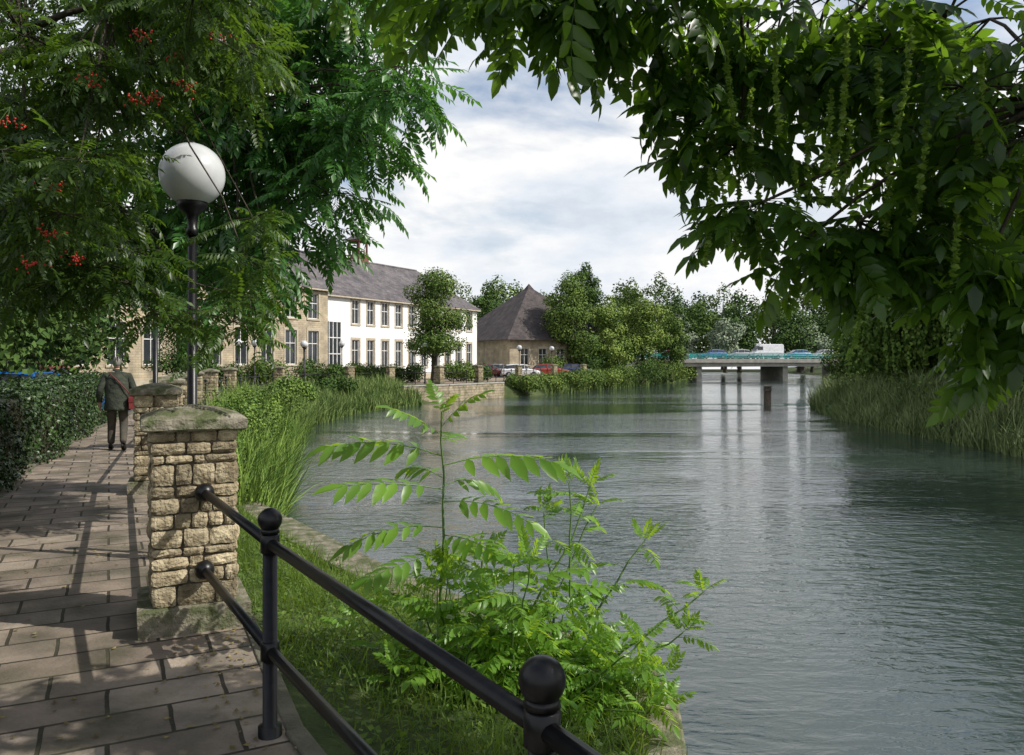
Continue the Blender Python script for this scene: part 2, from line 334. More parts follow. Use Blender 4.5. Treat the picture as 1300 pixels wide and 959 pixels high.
# path
b=B(); E=[]
def offs(i,w):
    p0=Vector(L[max(i-1,0)]);p1=Vector(L[min(i+1,len(L)-1)]);t=(p1-p0).normalized(); return Vector(L[i])+Vector((-t.y,t.x))*w
rng_i=range(0,13); vs=[];fs=[]
for i in rng_i:
    e=offs(i,2.15); r=offs(i,.0 if i<3 else -.06); E.append(e); vs+=[(e.x,e.y,.004),(r.x,r.y,.004)]
for k in range(len(vs)//2-1): fs.append((2*k,2*k+1,2*k+3,2*k+2))
b.add(vs,fs); b.build('path',[M_path])
b=B()
for arr,w,zz in((E,.1,.0),([offs(i,-.03 if i<3 else -.10) for i in rng_i],.1,-.045)):
    for i in range(len(arr)-1):
        p,q=arr[i],arr[i+1]; dd=(q-p); ln=dd.length; nseg=max(1,int(ln/.6)); a=math.atan2(dd.y,dd.x)
        for k in range(nseg):
            c=p+dd*((k+.5)/nseg); b.box((c.x,c.y,zz),(ln/nseg-.012,w,.12),a,jit=.006)
b.build('path_edging',[M_edge],bevel=.01)
# fallen leaves on the path
k=1500; y=rng.uniform(2.5,20,k); xe=np.interp(y,[p[1] for p in L[:8]],[p[0] for p in L[:8]])-np.where(rng.uniform(0,1,k)<.5,rng.uniform(0,.35,k),rng.uniform(0,2.1,k))
V,F=bake((np.array([(-.5,0,.1),(0,-.3,0),(.5,0,.15),(0,.3,.05)]),np.array([(0,1,2,3)])),np.stack([xe,y,np.full(k,.012)],-1),frames(np.stack([rng.normal(size=k),rng.normal(size=k),np.zeros(k)],-1),norm(rng.normal(size=(k,3))*.15+np.array([0,0,1.]))),rng.uniform(.015,.045,k))
quadmesh('fallen_leaves',[(V,F,0)],[M_litter],False)

# car park + promenade
b=B(); b.add([(-60,2,.004),(-9.5,2,.004),(-12.5,24,.004),(-17,50,.004),(-60,50,.004)],[(0,1,2,3,4)]); b.build('car_park',[M_asph])
b=B(); b.add([(-17,50,.004),(-14.8,50,.004),(-11.4,55.5,.004),(-9.1,59.6,.004),(-5.7,61.6,.004),(-2.8,66.5,.004),(.4,74.3,.004),(4.2,82.3,.004),(10,95,.004),(-1,98,.004),(-16,72,.004)],[tuple(range(11))]); b.build('promenade',[M_prom])

# ------------------------------------------------------------ stone pillars & railings
def stone_pillar(name,x,y,rz,h=1.30,w=.53,d=.5,detail=1,plinth=True):
    b=B(); b.box((0,0,h/2),(w-.04,d-.04,h),mat=1)
    if plinth: b.box((0,0,.03),(w+.15,d+.15,.27),mat=2,jit=.008)
    z=.165
    while z<h-.03:
        rh=random.choice([.06,.08,.1,.12,.14])*(1 if detail else 1.5); rh=min(rh,h-z)
        if h-z-rh<.05: rh=h-z
        for face in range(4):
            Wf=w if face%2==0 else d-.06; x0=-Wf/2; 
            while x0<Wf/2-.01:
                ln=random.uniform(.07,.25)*(1 if detail else 1.6)
                if Wf/2-x0-ln<.07: ln=Wf/2-x0
                c=x0+ln/2; t=.07; pr=random.uniform(-.008,.010)
                off=(d/2 if face%2==0 else w/2)-t/2+pr
                a=face*math.pi/2
                nx,nz=(6,4) if detail else (3,3)
                g=random.uniform(.007,.016); L2,H2=ln-g,rh-g; vs=[];fs=[]
                tilt=random.uniform(-.006,.006); tl2=random.uniform(-.006,.006)
                for iz in range(nz+1):
                    for ix in range(nx+1):
                        uu=ix/nx*2-1; vv=iz/nz*2-1
                        edge=max(abs(uu),abs(vv)); dep=(-.007 if edge>.99 else random.uniform(-.003,.007))+tilt*uu+tl2*vv
                        if abs(uu)>.99 and abs(vv)>.99: dep-=.004; cf=.93
                        else: cf=1
                        px=uu*L2/2*cf+random.uniform(-.004,.004); pz=vv*H2/2*cf+random.uniform(-.004,.004)
                        vs.append((c+px,-(off+t/2+dep),z+rh/2+pz))
                for iz in range(nz):
                    for ix in range(nx):
                        q=iz*(nx+1)+ix; fs.append((q,q+1,q+nx+2,q+nx+1))
                ring=[i for i in range(nx+1)]+[r*(nx+1)+nx for r in range(1,nz+1)]+[nz*(nx+1)+i for i in range(nx-1,-1,-1)]+[r*(nx+1) for r in range(nz-1,0,-1)]
                nb=len(vs); nr=len(ring)
                for r_ in ring: vx,vy,vz=vs[r_]; vs.append((vx,vy+.05,vz))
                for k in range(nr): fs.append((ring[k],nb+k,nb+(k+1)%nr,ring[(k+1)%nr]))
                ca,sa=math.cos(a),math.sin(a); vs=[(vx*ca-vy*sa,vx*sa+vy*ca,vz) for vx,vy,vz in vs]
                b.add(vs,fs,0,False)
                x0+=ln
        z+=rh
    W,D=w+.11,d+.11
    rings=[(W-.03,D-.03,h),(W,D,h+.012),(W+.004,D+.004,h+.045),(W,D,h+.075),(W-.05,D-.05,h+.092),(W*.5,D*.5,h+.135),(W*.1,D*.1,h+.155)]
    vs=[];fs=[]
    K=8
    for a_,b_,z_ in rings:
        loop=[]
        for (sx,sy,ex,ey) in((-1,-1,1,-1),(1,-1,1,1),(1,1,-1,1),(-1,1,-1,-1)):
            for k in range(K):
                t=k/K; loop.append(((sx+(ex-sx)*t)*a_/2+random.uniform(-.005,.005),(sy+(ey-sy)*t)*b_/2+random.uniform(-.005,.005),z_+random.uniform(-.005,.005)))
        vs+=loop
    N=4*K
    for i in range(len(rings)-1):
        for k in range(N): fs.append((i*N+k,i*N+(k+1)%N,(i+1)*N+(k+1)%N,(i+1)*N+k))
    fs.append(tuple(range(N))[::-1]); fs.append(tuple((len(rings)-1)*N+k for k in range(N)))
    b.add(vs,fs,2,False)
    return b.build(name,[M_stone,M_mortar,M_cap],M=Matrix.Translation((x,y,0))@Matrix.Rotation(rz,4,'Z'))
pillars=[(-2.17,5.41,math.radians(25.5)),(-4.82,10.8,math.radians(22)),(-7.0,16.2,.35),(-8.9,21.4,.3),(-10.8,27,.25),(-12.3,32.5,.2),(-13.8,39,.15),(-14.6,50,0),(-11.2,55,-.9),(-9,59,-.9),(-5.5,60.4,-.6),(-2.7,65.3,-.9),(.6,73.3,-.9),(4.3,81.5,-.9),(8,89,-.9)]
for i,(x,y,r) in enumerate(pillars): stone_pillar('stone_pillar',x,y,r,detail=1 if i<3 else 0)
def post(b,x,y,h=.94,n=14,z0=0):
    b.tube([(x,y,z0-.3),(x,y,z0+.05),(x,y,z0+.055),(x,y,h+.02)],[.055,.055,.034,.034],n)
    for z in(.90,.40): b.tube([(x,y,z-.045),(x,y,z-.04),(x,y,z+.04),(x,y,z+.045)],[.036,.044,.044,.036],n)
    b.tube([(x,y,h+.01),(x,y,h+.03)],[.045,.04],n); b.sphere((x,y,h+.07),.056,n=20,k=14)
def railing(pts,posts,h=(.90,.40),r=.024,n=12,balls=True):
    b=B()
    for z in h: b.tube([(p[0],p[1],z) for p in pts],r,n)
    for p in posts: post(b,*p,n=n)
    return b.build('iron_railing',[M_iron])
b=B()
P0=(-2.01,5.19);P1=(-1.13,3.72);P2=(.07,1.85);P3=(1.3,-.2)
for z in(.90,.40):
    for a,c in((P0,P1),(P1,P2),(P2,P3)): b.tube([(a[0],a[1],z),(c[0],c[1],z)],.026,14)
    b.sphere((P0[0]+.02,P0[1]-.035,z),.062,n=18,k=12,sc=(1,1,1))
for p in(P1,P2,P3): post(b,*p,n=18)
b.build('iron_railing',[M_iron])
for i in range(len(pillars)-1):
    a=Vector(pillars[i][:2]);c=Vector(pillars[i+1][:2]); d=c-a; k=max(2,round(d.length/1.9)); 
    railing([a,c],[tuple(a+d*j/k) for j in range(1,k)],n=10 if i<2 else 6,r=.026)

def wall_along(name,pts,z0,z1,th,mats,cop=.1,over=.05,seglen=.9,jit=.01):
    b=B(); c=B()
    for i in range(len(pts)-1):
        p,q=Vector(pts[i]),Vector(pts[i+1]); d=q-p; ln=d.length; a=math.atan2(d.y,d.x); m_=(p+q)/2
        b.box((m_.x,m_.y,(z0+z1)/2),(ln+.02,th,z1-z0),a)
        k=max(1,int(ln/seglen))
        for j in range(k):
            s_=p+d*((j+.5)/k); c.box((s_.x,s_.y,z1+cop/2),(ln/k-.015,th+2*over,cop),a+random.uniform(-.015,.015),jit=jit)
    e=empty(name); w=b.build('wall_face',[mats[0]],e); co=c.build('coping',[mats[1]],e,bevel=.015); return e
M_cop2=capmat('river_coping',.38,.6)
wall_along('river_wall',[(9,-2.9),(.66,3.9),(.8,5.05),(-.2,6.25),(-1.25,7.5),(-3.75,11.2),(-4.9,13.4)],-1.7,-.36,.34,(M_rwall,M_cop2),seglen=.6,jit=.014)
wall_along('river_wall',[(-7.6,54.5),(-6.6,56.3),(-4.75,58.1),(-1.95,62.8),(-.8,64.6)],-1.7,-.02,.4,(M_rwall,M_conc),seglen=1.5)

# ------------------------------------------------------------ lamps
def street_lamp(x,y,h,R=.27,n=12,z=0,rz=0):
    b=B(); b.tube([(x,y,z),(x,y,z+.12),(x,y,z+.14),(x,y,z+.75),(x,y,z+.8),(x,y,z+h-R-.25)],[.12,.12,.075,.07,.045,.036],n,0)
    b.tube([(x,y,z+h-R-.26),(x,y,z+h-R-.2),(x,y,z+h-R-.19),(x,y,z+h-R-.08),(x,y,z+h-R-.02),(x,y,z+h-R+.05)],[.05,.05,.04,.05,.12,.135],n,0)
    b.sphere((x,y,z+h),R,1,n=40 if n>8 else 14,k=26 if n>8 else 9)
    b.tube([(x,y,z+h+R-.012),(x,y,z+h+R+.02)],[.05,.02],n,0)
    return b.build('street_lamp',[M_iron,M_globe])
street_lamp(-2.81,7.0,3.39,.275,n=20)
street_lamp(-6.0,13.4,3.39,.275,n=12)
for px,py,h in((-14.9,57,3.0),(-19.6,57,3.1),(-18.1,56,3.05),(-15.6,60,3.0),(-6.8,62.3,2.95),(.7,76,3.05),(4.2,84,3.1),(8.6,97,3.4),(12,100,3.4),(-14.1,66,3.2)):
    street_lamp(px,py,h,.26,n=8)

# ------------------------------------------------------------ buildings
def facade(bw,bt,bg,bf,x0,x1,z0,z1,ops,y=0,reveal=.18,trim=True,bars=True,arch=False):
    xs=sorted({x0,x1}|{o[0] for o in ops}|{o[1] for o in ops}); zs=sorted({z0,z1}|{o[2] for o in ops}|{o[3] for o in ops})
    for i in range(len(xs)-1):
        for j in range(len(zs)-1):
            cx,cz=(xs[i]+xs[i+1])/2,(zs[j]+zs[j+1])/2
            if any(o[0]<cx<o[1] and o[2]<cz<o[3] for o in ops): continue
            bw.add([(xs[i],y,zs[j]),(xs[i+1],y,zs[j]),(xs[i+1],y,zs[j+1]),(xs[i],y,zs[j+1])],[(0,1,2,3)])
    for a,c,d,e in ops:
        bw.add([(a,y,d),(a,y,e),(a,y+reveal,e),(a,y+reveal,d)],[(0,1,2,3)]); bw.add([(c,y,d),(c,y,e),(c,y+reveal,e),(c,y+reveal,d)],[(3,2,1,0)])
        bw.add([(a,y,e),(c,y,e),(c,y+reveal,e),(a,y+reveal,e)],[(0,1,2,3)]); bw.add([(a,y,d),(c,y,d),(c,y+reveal,d),(a,y+reveal,d)],[(3,2,1,0)])
        bg.add([(a,y+reveal-.01,d),(c,y+reveal-.01,d),(c,y+reveal-.01,e),(a,y+reveal-.01,e)],[(0,1,2,3)])
        fw=.07; yy=y+reveal-.05
        bf.box(((a+c)/2,yy,d+fw/2),(c-a,.06,fw)); bf.box(((a+c)/2,yy,e-fw/2),(c-a,.06,fw))
        bf.box((a+fw/2,yy,(d+e)/2),(fw,.06,e-d-2*fw)); bf.box((c-fw/2,yy,(d+e)/2),(fw,.06,e-d-2*fw))
        if bars:
            bf.box(((a+c)/2,yy+.005,(d+e)/2),(.05,.05,e-d-2*fw)); bf.box(((a+c)/2,yy+.003,d+(e-d)*.62),(c-a-2*fw,.055,.06))
        if trim:
            t=.16
            bt.box((a-t/2,y-.012,(d+e)/2),(t,.05,e-d+.0)); bt.box((c+t/2,y-.012,(d+e)/2),(t,.05,e-d))
            bt.box(((a+c)/2,y-.014,e+.11),(c-a+2*t,.056,.22)); bt.box(((a+c)/2,y-.03,d-.07),(c-a+2*t,.1,.14))
def gable_roof(br,x0,x1,y0,y1,ze,zr,ov=.35,hip0=0,hip1=0):
    ym=(y0+y1)/2; k=(zr-ze)/(ym-y0); a=ze-ov*k
    A=(x0-ov,y0-ov,a);Bq=(x1+ov,y0-ov,a);C=(x1+ov,y1+ov,a);D=(x0-ov,y1+ov,a);R0=(x0-ov+hip0,ym,zr);R1=(x1+ov-hip1,ym,zr)
    th=.14; dn=lambda p:(p[0],p[1],p[2]-th)
    br.add([A,Bq,R1,R0],[(0,1,2,3)]);br.add([C,D,R0,R1],[(0,1,2,3)])
    if hip1: br.add([Bq,C,R1],[(0,1,2)])
    if hip0: br.add([D,A,R0],[(0,1,2)])
    br.add([A,Bq,dn(Bq),dn(A)],[(3,2,1,0)]); br.add([Bq,C,dn(C),dn(Bq)],[(3,2,1,0)]); br.add([C,D,dn(D),dn(C)],[(3,2,1,0)]); br.add([D,A,dn(A),dn(D)],[(3,2,1,0)])
    br.add([dn(A),dn(Bq),dn(C),dn(D)],[(3,2,1,0)])
bm=Matrix.Translation((-15.1,72.6,0))@Matrix.Rotation(math.atan2(.873,.488),4,'Z')
def building(name,mx,x0,x1,y0,y1,ze,zr,ops,wallm,roofm,trimm=M_trim,hip0=0,hip1=0,framem=M_frame,extra=None,endops=None,trim=True):
    bw,bt,bg,bf,br=B(),B(),B(),B(),B()
    facade(bw,bt,bg,bf,x0,x1,0,ze,ops,y=y0,trim=trim)
    ym=(y0+y1)/2
    for xx,fl in((x0,0),(x1,1)):
        bw.add([(xx,y0,0),(xx,y1,0),(xx,y1,ze),(xx,y0,ze)],[(0,1,2,3) if fl else (3,2,1,0)])
        if not (hip1 if fl else hip0): bw.add([(xx,y0,ze),(xx,y1,ze),(xx,ym,zr-.1)],[(0,1,2)])
    bw.add([(x0,y1,0),(x1,y1,0),(x1,y1,ze),(x0,y1,ze)],[(3,2,1,0)])
    gable_roof(br,x0,x1,y0,y1,ze,zr,hip0=hip0,hip1=hip1)
    br.tube([(x0+hip0,ym,zr+.02),(x1-hip1,ym,zr+.02)],.12,6)
    bt.box(((x0+x1)/2,y0-.31,ze-.42),(x1-x0+.6,.12,.12))
    bt.box(((x0+x1)/2,y0-.02,.25),(x1-x0+.04,.06,.5))
    e=empty(name,mx)
    for o,nm,m in((bw,'walls',wallm),(bt,'stone_trim',trimm),(bg,'windows',M_glass),(bf,'window_frames',framem),(br,'roof',roofm)):
        if o.v:
            k=o.build(nm,[m]); k.parent=e
    if extra:
        for nm,o,m in extra: k=o.build(nm,m); k.parent=e
    return e
ops=[]
for i in range(10):
    x=.75+i*2.18; ops+=[(x,x+1.05,1.2,3.75),(x,x+1.05,5.2,7.45)]
# cupola
cu=B(); cx,cy,cz=7.6,5,12.2
cu.box((cx,cy,cz+.0),(1.5,1.5,.9)); 
for sx in(-1,1):
    for sy in(-1,1): cu.box((cx+sx*.6,cy+sy*.6,cz+1.1),(.16,.16,1.35))
for sx in(-.2,.2): cu.box((cx+sx,cy-.62,cz+.7),(.07,.07,.5)); cu.box((cx+sx,cy+.62,cz+.7),(.07,.07,.5)); cu.box((cx-.62,cy+sx,cz+.7),(.07,.07,.5)); cu.box((cx+.62,cy+sx,cz+.7),(.07,.07,.5))
cu.box((cx,cy,cz+1.85),(1.7,1.7,.14)); 
ct=B(); ct.add([(cx-.95,cy-.95,cz+1.93),(cx+.95,cy-.95,cz+1.93),(cx+.95,cy+.95,cz+1.93),(cx-.95,cy+.95,cz+1.93),(cx,cy,cz+2.9)],[(3,2,1,0),(0,1,4),(1,2,4),(2,3,4),(3,0,4)]); ct.tube([(cx,cy,cz+2.8),(cx,cy,cz+3.4)],[.04,.02],6)
building('white_mill_building',bm,-3.0,22.6,0,10,8,12,ops,M_white,M_slate,hip1=5,extra=[('cupola_frame',cu,[M_redf]),('cupola_roof',ct,[M_slate])])
ops=[]
for i in range(9):
    x=-27+i*2.55; ops+=[(x,x+1.25,1.5,4.3),(x,x+1.25,5.3,7.4)]
building('stone_building',bm,-28.5,-4.2,-1.6,9,8.2,12.6,ops,M_bwall,M_slate)
gl,gf=B(),B(); gl.box((-3.3,-.8,2.6),(1.7,1.5,5.2)); 
for k in range(4): gf.box((-4.05+k*.5,-1.58,2.6),(.07,.06,5.2))
for z in(1.2,2.4,3.8,5.2): gf.box((-3.3,-1.6,z),(1.7,.07,.08))
e=empty('glazed_entrance',bm); k=gl.build('glass',[M_glass]);k.parent=e; k=gf.build('frame',[M_frame]);k.parent=e
# pyramid roofed building
pm=Matrix.Translation((2.2,104,0))@Matrix.Rotation(.55,4,'Z')
bw,bt,bg,bf,br=B(),B(),B(),B(),B()
facade(bw,bt,bg,bf,-7.5,7.5,0,4.6,[(-6+i*2.6,-4.8+i*2.6,1.3,3.3) for i in range(5)],y=-7.5)
for (p,q) in(((7.5,-7.5),(7.5,7.5)),((7.5,7.5),(-7.5,7.5)),((-7.5,7.5),(-7.5,-7.5))): bw.add([(p[0],p[1],0),(q[0],q[1],0),(q[0],q[1],4.6),(p[0],p[1],4.6)],[(0,1,2,3)])
r_=8.3; t_=.5
br.add([(-r_,-r_,4.3),(r_,-r_,4.3),(r_,r_,4.3),(-r_,r_,4.3),(-t_,-t_,11.1),(t_,-t_,11.1),(t_,t_,11.1),(-t_,t_,11.1),(0,0,11.9)],[(3,2,1,0),(0,1,5,4),(1,2,6,5),(2,3,7,6),(3,0,4,7),(4,5,8),(5,6,8),(6,7,8),(7,4,8)])
e=empty('pyramid_roofed_building',pm)
for o,nm,mm in((bw,'walls',M_bwall),(bt,'trim',M_trim),(bg,'windows',M_glass),(bf,'window_frames',M_frame),(br,'roof',M_tile)): k=o.build(nm,[mm]); k.parent=e
building('brick_house',Matrix.Translation((30,52,.2))@Matrix.Rotation(math.radians(-62),4,'Z'),-6,6,0,7,5.2,8.5,[(x,x+1,z,z+1.3) for x in(-4.6,-1.6,1.4,3.8) for z in(1,3.4)],M_brick,M_slate)
building('house',Matrix.Translation((-6,128,0))@Matrix.Rotation(.6,4,'Z'),-8,8,0,8,5.5,9,[(x,x+1.1,z,z+1.3) for x in(-6,-3,0,3,6) for z in(1,3.6)],M_bwall,M_tile)

# ------------------------------------------------------------ bridge
bc,br=B(),B(); A0=Vector((12,119));A1=Vector((72,127)); d=A1-A0; ang=math.atan2(d.y,d.x); L_=d.length; mx=Matrix.Translation((12,119,0))@Matrix.Rotation(ang,4,'Z')
bc.box((L_/2,5,1.85),(L_,10,.6)); bc.box((L_/2,.6,1.25),(L_,.5,.6)); bc.box((L_/2,9.4,1.25),(L_,.5,.6)); bc.box((L_/2,5,1.27),(L_,7,.4))
for x in(17,31): bc.box((x,5,-.3),(.8,8,2.7))
bc.box((8,5,0),(6,10,3)); bc.box((46,5,0),(8,10,3))
for yy in(.05,9.95):
    for z in(2.3,2.62,2.95): br.tube([(0,yy,z),(L_,yy,z)],.045,5)
    x=0
    while x<=L_:
        br.box((x,yy,2.55),(.1,.08,.85)); x+=1.9
    x=0
    while x<=L_:
        br.box((x,yy,2.6),(.05,.03,.64)); x+=.15
e=empty('road_bridge',mx); k=bc.build('deck_and_piers',[M_conc]);k.parent=e; k=br.build('parapet_railing',[M_turq]);k.parent=e
ra=B(); ra.add([(0,.4,2.154),(L_,.4,2.154),(L_,9.6,2.154),(0,9.6,2.154)],[(0,1,2,3)]); k=ra.build('road_surface',[M_asph]);k.parent=e

# ------------------------------------------------------------ vehicles
def car(name,x,y,z,rz,col,kind='car'):
    paint=plain('car_paint_'+name,col,rough=.25,coat=.8); b=B()
    van=kind=='van'
    if van:
        body=[(-2.6,.85,.5,1.0),(-2.5,.95,.35,1.25),(1.3,.95,.32,1.25),(2.3,.92,.32,1.1),(2.65,.8,.4,.8)]
        cab=[(-2.55,.90,1.2,.86,2.2),(-2.4,.93,1.2,.86,2.3),(.9,.93,1.2,.86,2.3),(1.3,.92,1.2,.82,2.2),(2.1,.9,1.1,.8,1.2)]
    else:
        body=[(-2.1,.68,.5,.8),(-2.0,.82,.32,.95),(-1.0,.87,.28,.98),(.8,.87,.28,.96),(1.75,.84,.28,.82),(2.1,.7,.4,.65)]
        cab=[(-2.0,.72,.93,.70,.97),(-1.55,.78,.93,.62,1.36),(-.5,.8,.93,.64,1.46),(.3,.8,.93,.63,1.42),(1.15,.76,.92,.7,.96)]
    def loft(st,f,mat):
        vs=[];fs=[];k=len(f(st[0]))
        for s_ in st: vs+=f(s_)
        for i in range(len(st)-1):
            for j in range(k): fs.append((i*k+j,i*k+(j+1)%k,(i+1)*k+(j+1)%k,(i+1)*k+j))
        fs.append(tuple(range(k))); fs.append(tuple((len(st)-1)*k+j for j in range(k))[::-1])
        b.add(vs,fs,mat,False)
    loft(body,lambda s_:[(s_[0],-s_[1]*.9,s_[2]),(s_[0],-s_[1],s_[2]+.12),(s_[0],-s_[1],s_[3]-.15),(s_[0],-s_[1]*.9,s_[3]),(s_[0],s_[1]*.9,s_[3]),(s_[0],s_[1],s_[3]-.15),(s_[0],s_[1],s_[2]+.12),(s_[0],s_[1]*.9,s_[2])],0)
    loft(cab,lambda s_:[(s_[0],-s_[1],s_[2]),(s_[0],-s_[3],s_[4]-.06),(s_[0],-s_[3]*.85,s_[4]),(s_[0],s_[3]*.85,s_[4]),(s_[0],s_[3],s_[4]-.06),(s_[0],s_[1],s_[2])],0 if van else 1)
    if van:
        for sd in(-1,1): b.box((1.35,sd*.89,1.65),(.9,.06,.55),mat=1)
        b.add([(1.36,-.74,2.12),(1.36,.74,2.12),(2.08,.76,1.3),(2.08,-.76,1.3)],[(0,1,2,3),(3,2,1,0)],1)
    else:
        loft(cab[1:4],lambda s_:[(s_[0],-s_[3]*1.01,s_[4]-.05),(s_[0],-s_[3]*.85,s_[4]+.018),(s_[0],s_[3]*.85,s_[4]+.018),(s_[0],s_[3]*1.01,s_[4]-.05)],0)
        for xx in(-.65,.35):
            for sd in(-1,1): b.box((xx,sd*.735,1.16),(.07,.09,.48),mat=0)
    wx=(1.35,-1.35) if not van else (1.75,-1.6)
    for xx in wx:
        for sd in(-1,1):
            yc=sd*(.80 if not van else .87)
            b.tube([(xx,yc-.1,.32),(xx,yc+.1,.32)],.32,16,2); b.tube([(xx,yc-.106,.32),(xx,yc+.106,.32)],.19,12,3)
    fx=body[-1][0]-.05; bx=body[0][0]+.03
    for sd in(-1,1):
        b.box((fx,sd*.55,.66),(.1,.28,.13),mat=4); b.box((bx,sd*.6,.8),(.08,.16,.2),mat=5)
        b.box((.75 if not van else 1.9,sd*.95,1.02 if not van else 1.4),(.12,.16,.12),mat=0)
    b.box((bx,0,.62),(.05,.5,.11),mat=4)
    return b.build(name,[paint,M_glass,M_tyre,M_hub,M_lamp_w,M_lamp_r],M=Matrix.Translation((x,y,z))@Matrix.Rotation(rz,4,'Z'))
car('parked_car',-13.6,22.6,.004,.1,(.02,.13,.42))
car('parked_car',-17.2,27,.004,.15,(.02,.06,.2))
car('parked_car',-21,34,.004,1.2,(.25,.26,.28)); car('parked_car',-25,44,.004,1.2,(.25,.03,.03)); car('parked_car',-24,38,.004,1.2,(.5,.52,.55))
car('parked_car',.9,86,.004,.1,(.7,.71,.72)); car('parked_car',-2.6,86.5,.004,.2,(.10,.02,.02)); car('parked_car',4.4,91,.004,.2,(.25,.03,.02)); car('parked_car',7.5,94,.004,.1,(.03,.04,.1)); car('parked_car',-1.5,90,.004,1.3,(.3,.32,.34))
def onbridge(t,off,): 
    p=A0+d*t; q=Vector((-d.y,d.x)).normalized()*off; return p.x+q.x,p.y+q.y
for nm,t,off,col,kd in(('white_van',.475,3,(.75,.75,.76),'van'),('moving_car',.56,3,(.12,.3,.5),'car'),('moving_car',.635,3,(.6,.62,.64),'car'),('moving_car',.70,3,(.05,.06,.08),'car'),('moving_car',.33,3,(.1,.2,.4),'car'),('moving_car',.40,3,(.45,.46,.47),'car'),('moving_car',.25,6.5,(.3,.04,.03),'car')):
    xx,yy=onbridge(t,off); car(nm,xx,yy,2.158,ang+math.pi*(off<5),col,kd)

# mooring post
b=B(); b.box((17,53,-.8),(.42,.3,1.7)); b.box((17,52.99,.1),(.5,.4,.06),mat=0); b.box((17,53,-.12),(.46,.34,.2)); b.build('mooring_post',[M_wood],bevel=.02)

# ------------------------------------------------------------ tree foliage (distant / mid)
DI=(np.array([(-.5,0,0),(0,-.38,.06),(.5,0,0),(0,.38,.06)]),np.array([(0,1,2,3)]))
def crown_pts(lobes,n,inner=.62):
    vol=np.array([l[1][0]*l[1][1]*l[1][2] for l in lobes])**.67; cnt=np.maximum(8,(n*vol/vol.sum()).astype(int)); P=[];N=[]
    for (c,r),k in zip(lobes,cnt):
        d=norm(rng.normal(size=(k,3))); q=rng.uniform(inner**3,1,k)**(1/3)
        q=q*(1+.18*np.sin(d[:,0]*7+c[0])*np.sin(d[:,1]*6+c[1])+.1*rng.normal(size=k))
        P.append(np.array(c)+d*q[:,None]*np.array(r)); N.append(d)
    return np.concatenate(P),np.concatenate(N)
def leafquads(P,N,size,jit=.42):
    k=len(P); nn=norm(N+np.array([0,0,.3])+rng.normal(size=(k,3))*jit); d=np.cross(nn,norm(rng.normal(size=(k,3))))
    R=frames(d,nn); return bake(DI,P,R,rng.uniform(.6,1.4,k)*size)
def lobes_tree(h,w,base,nl=14,kind='round'):
    lb=[]
    for i in range(nl):
        t=rng.uniform(0,1); z=base+(h-base)*(.12+.76*t)
        env={'round':math.sin(math.pi*min(1,.12+.8*t))**.6,'cone':(1-t)**.6*.9+.18,'broad':math.sqrt(max(.05,1-(t-.35)**2*2.0))}[kind]
        a=rng.uniform(0,6.283); r=w*.5*env*rng.uniform(.3,.72)
        s=w*rng.uniform(.13,.22)
        lb.append(((r*math.cos(a),r*math.sin(a),z),(s,s,s*rng.uniform(.6,.85))))
    lb.append(((0,0,base+(h-base)*.45),(w*.27,w*.27,(h-base)*.38))); lb.append(((0,0,h-w*.14),(w*.13,w*.13,w*.16)))
    return lb
def tree_parts(h,w,base,n,size,kind='round',nl=14):
    lb=lobes_tree(h,w,base,nl,kind); P,N=crown_pts(lb,n); P[:,2]=np.maximum(P[:,2],base*.5)
    V,F=leafquads(P,N,size); paths=[([(0,0,-.3),(.05,0,base),(0,.1,h*.55),(.05,0,h*.85)],[w*.04+.06,w*.03+.04,w*.018+.03,.03])]
    for c,r in lb[:8]:
        z0=min(c[2]*.7,h*.5); paths.append(limb((0,0,max(base*.7,z0)),c,w*.012+.03,.02,.05,5))
    Vt,Ft=tubes_np(paths,6)
    return [(V,F,0),(Vt,Ft,1)]
def tree(name,x,y,z,h,w,base,n,size,mat,kind='round',nl=14):
    o=quadmesh(name,tree_parts(h,w,base,n,size,kind,nl),[mat,M_bark],smooth=False); o.location=(x,y,z); return o
def clone(o,x,y,z,s,rz):
    c=bpy.data.objects.new(o.name.split('.')[0],o.data); SC.collection.objects.link(c); c.location=(x,y,z); c.scale=(s,s,s*random.uniform(.9,1.1)); c.rotation_euler=(0,0,rz); return c
tree('small_leaved_tree',-6.3,64,0,9.2,7.0,1.2,18000,.16,M_treeA,'round',24)
tree('riverside_tree',7.0,98,0,12.8,8.6,1.0,15000,.24,M_treeA,'round',24)
tree('riverside_tree',17.0,104,-.2,10.4,9,.6,15000,.24,M_treeB,'broad',24)
tree('riverside_tree',12.3,101,-.2,10.4,7.5,.6,12000,.24,M_treeB,'broad',20)
tree('riverside_tree',21.5,108,-.2,8.4,6,.4,9000,.24,M_treeA,'broad',18)
tree('riverside_tree',-3.5,118,0,13.5,8,2,9000,.3,M_treeC,'round')
tree('poplar_tree',12.5,135,0,18.5,8,2,10000,.3,M_treeC,'round',18)
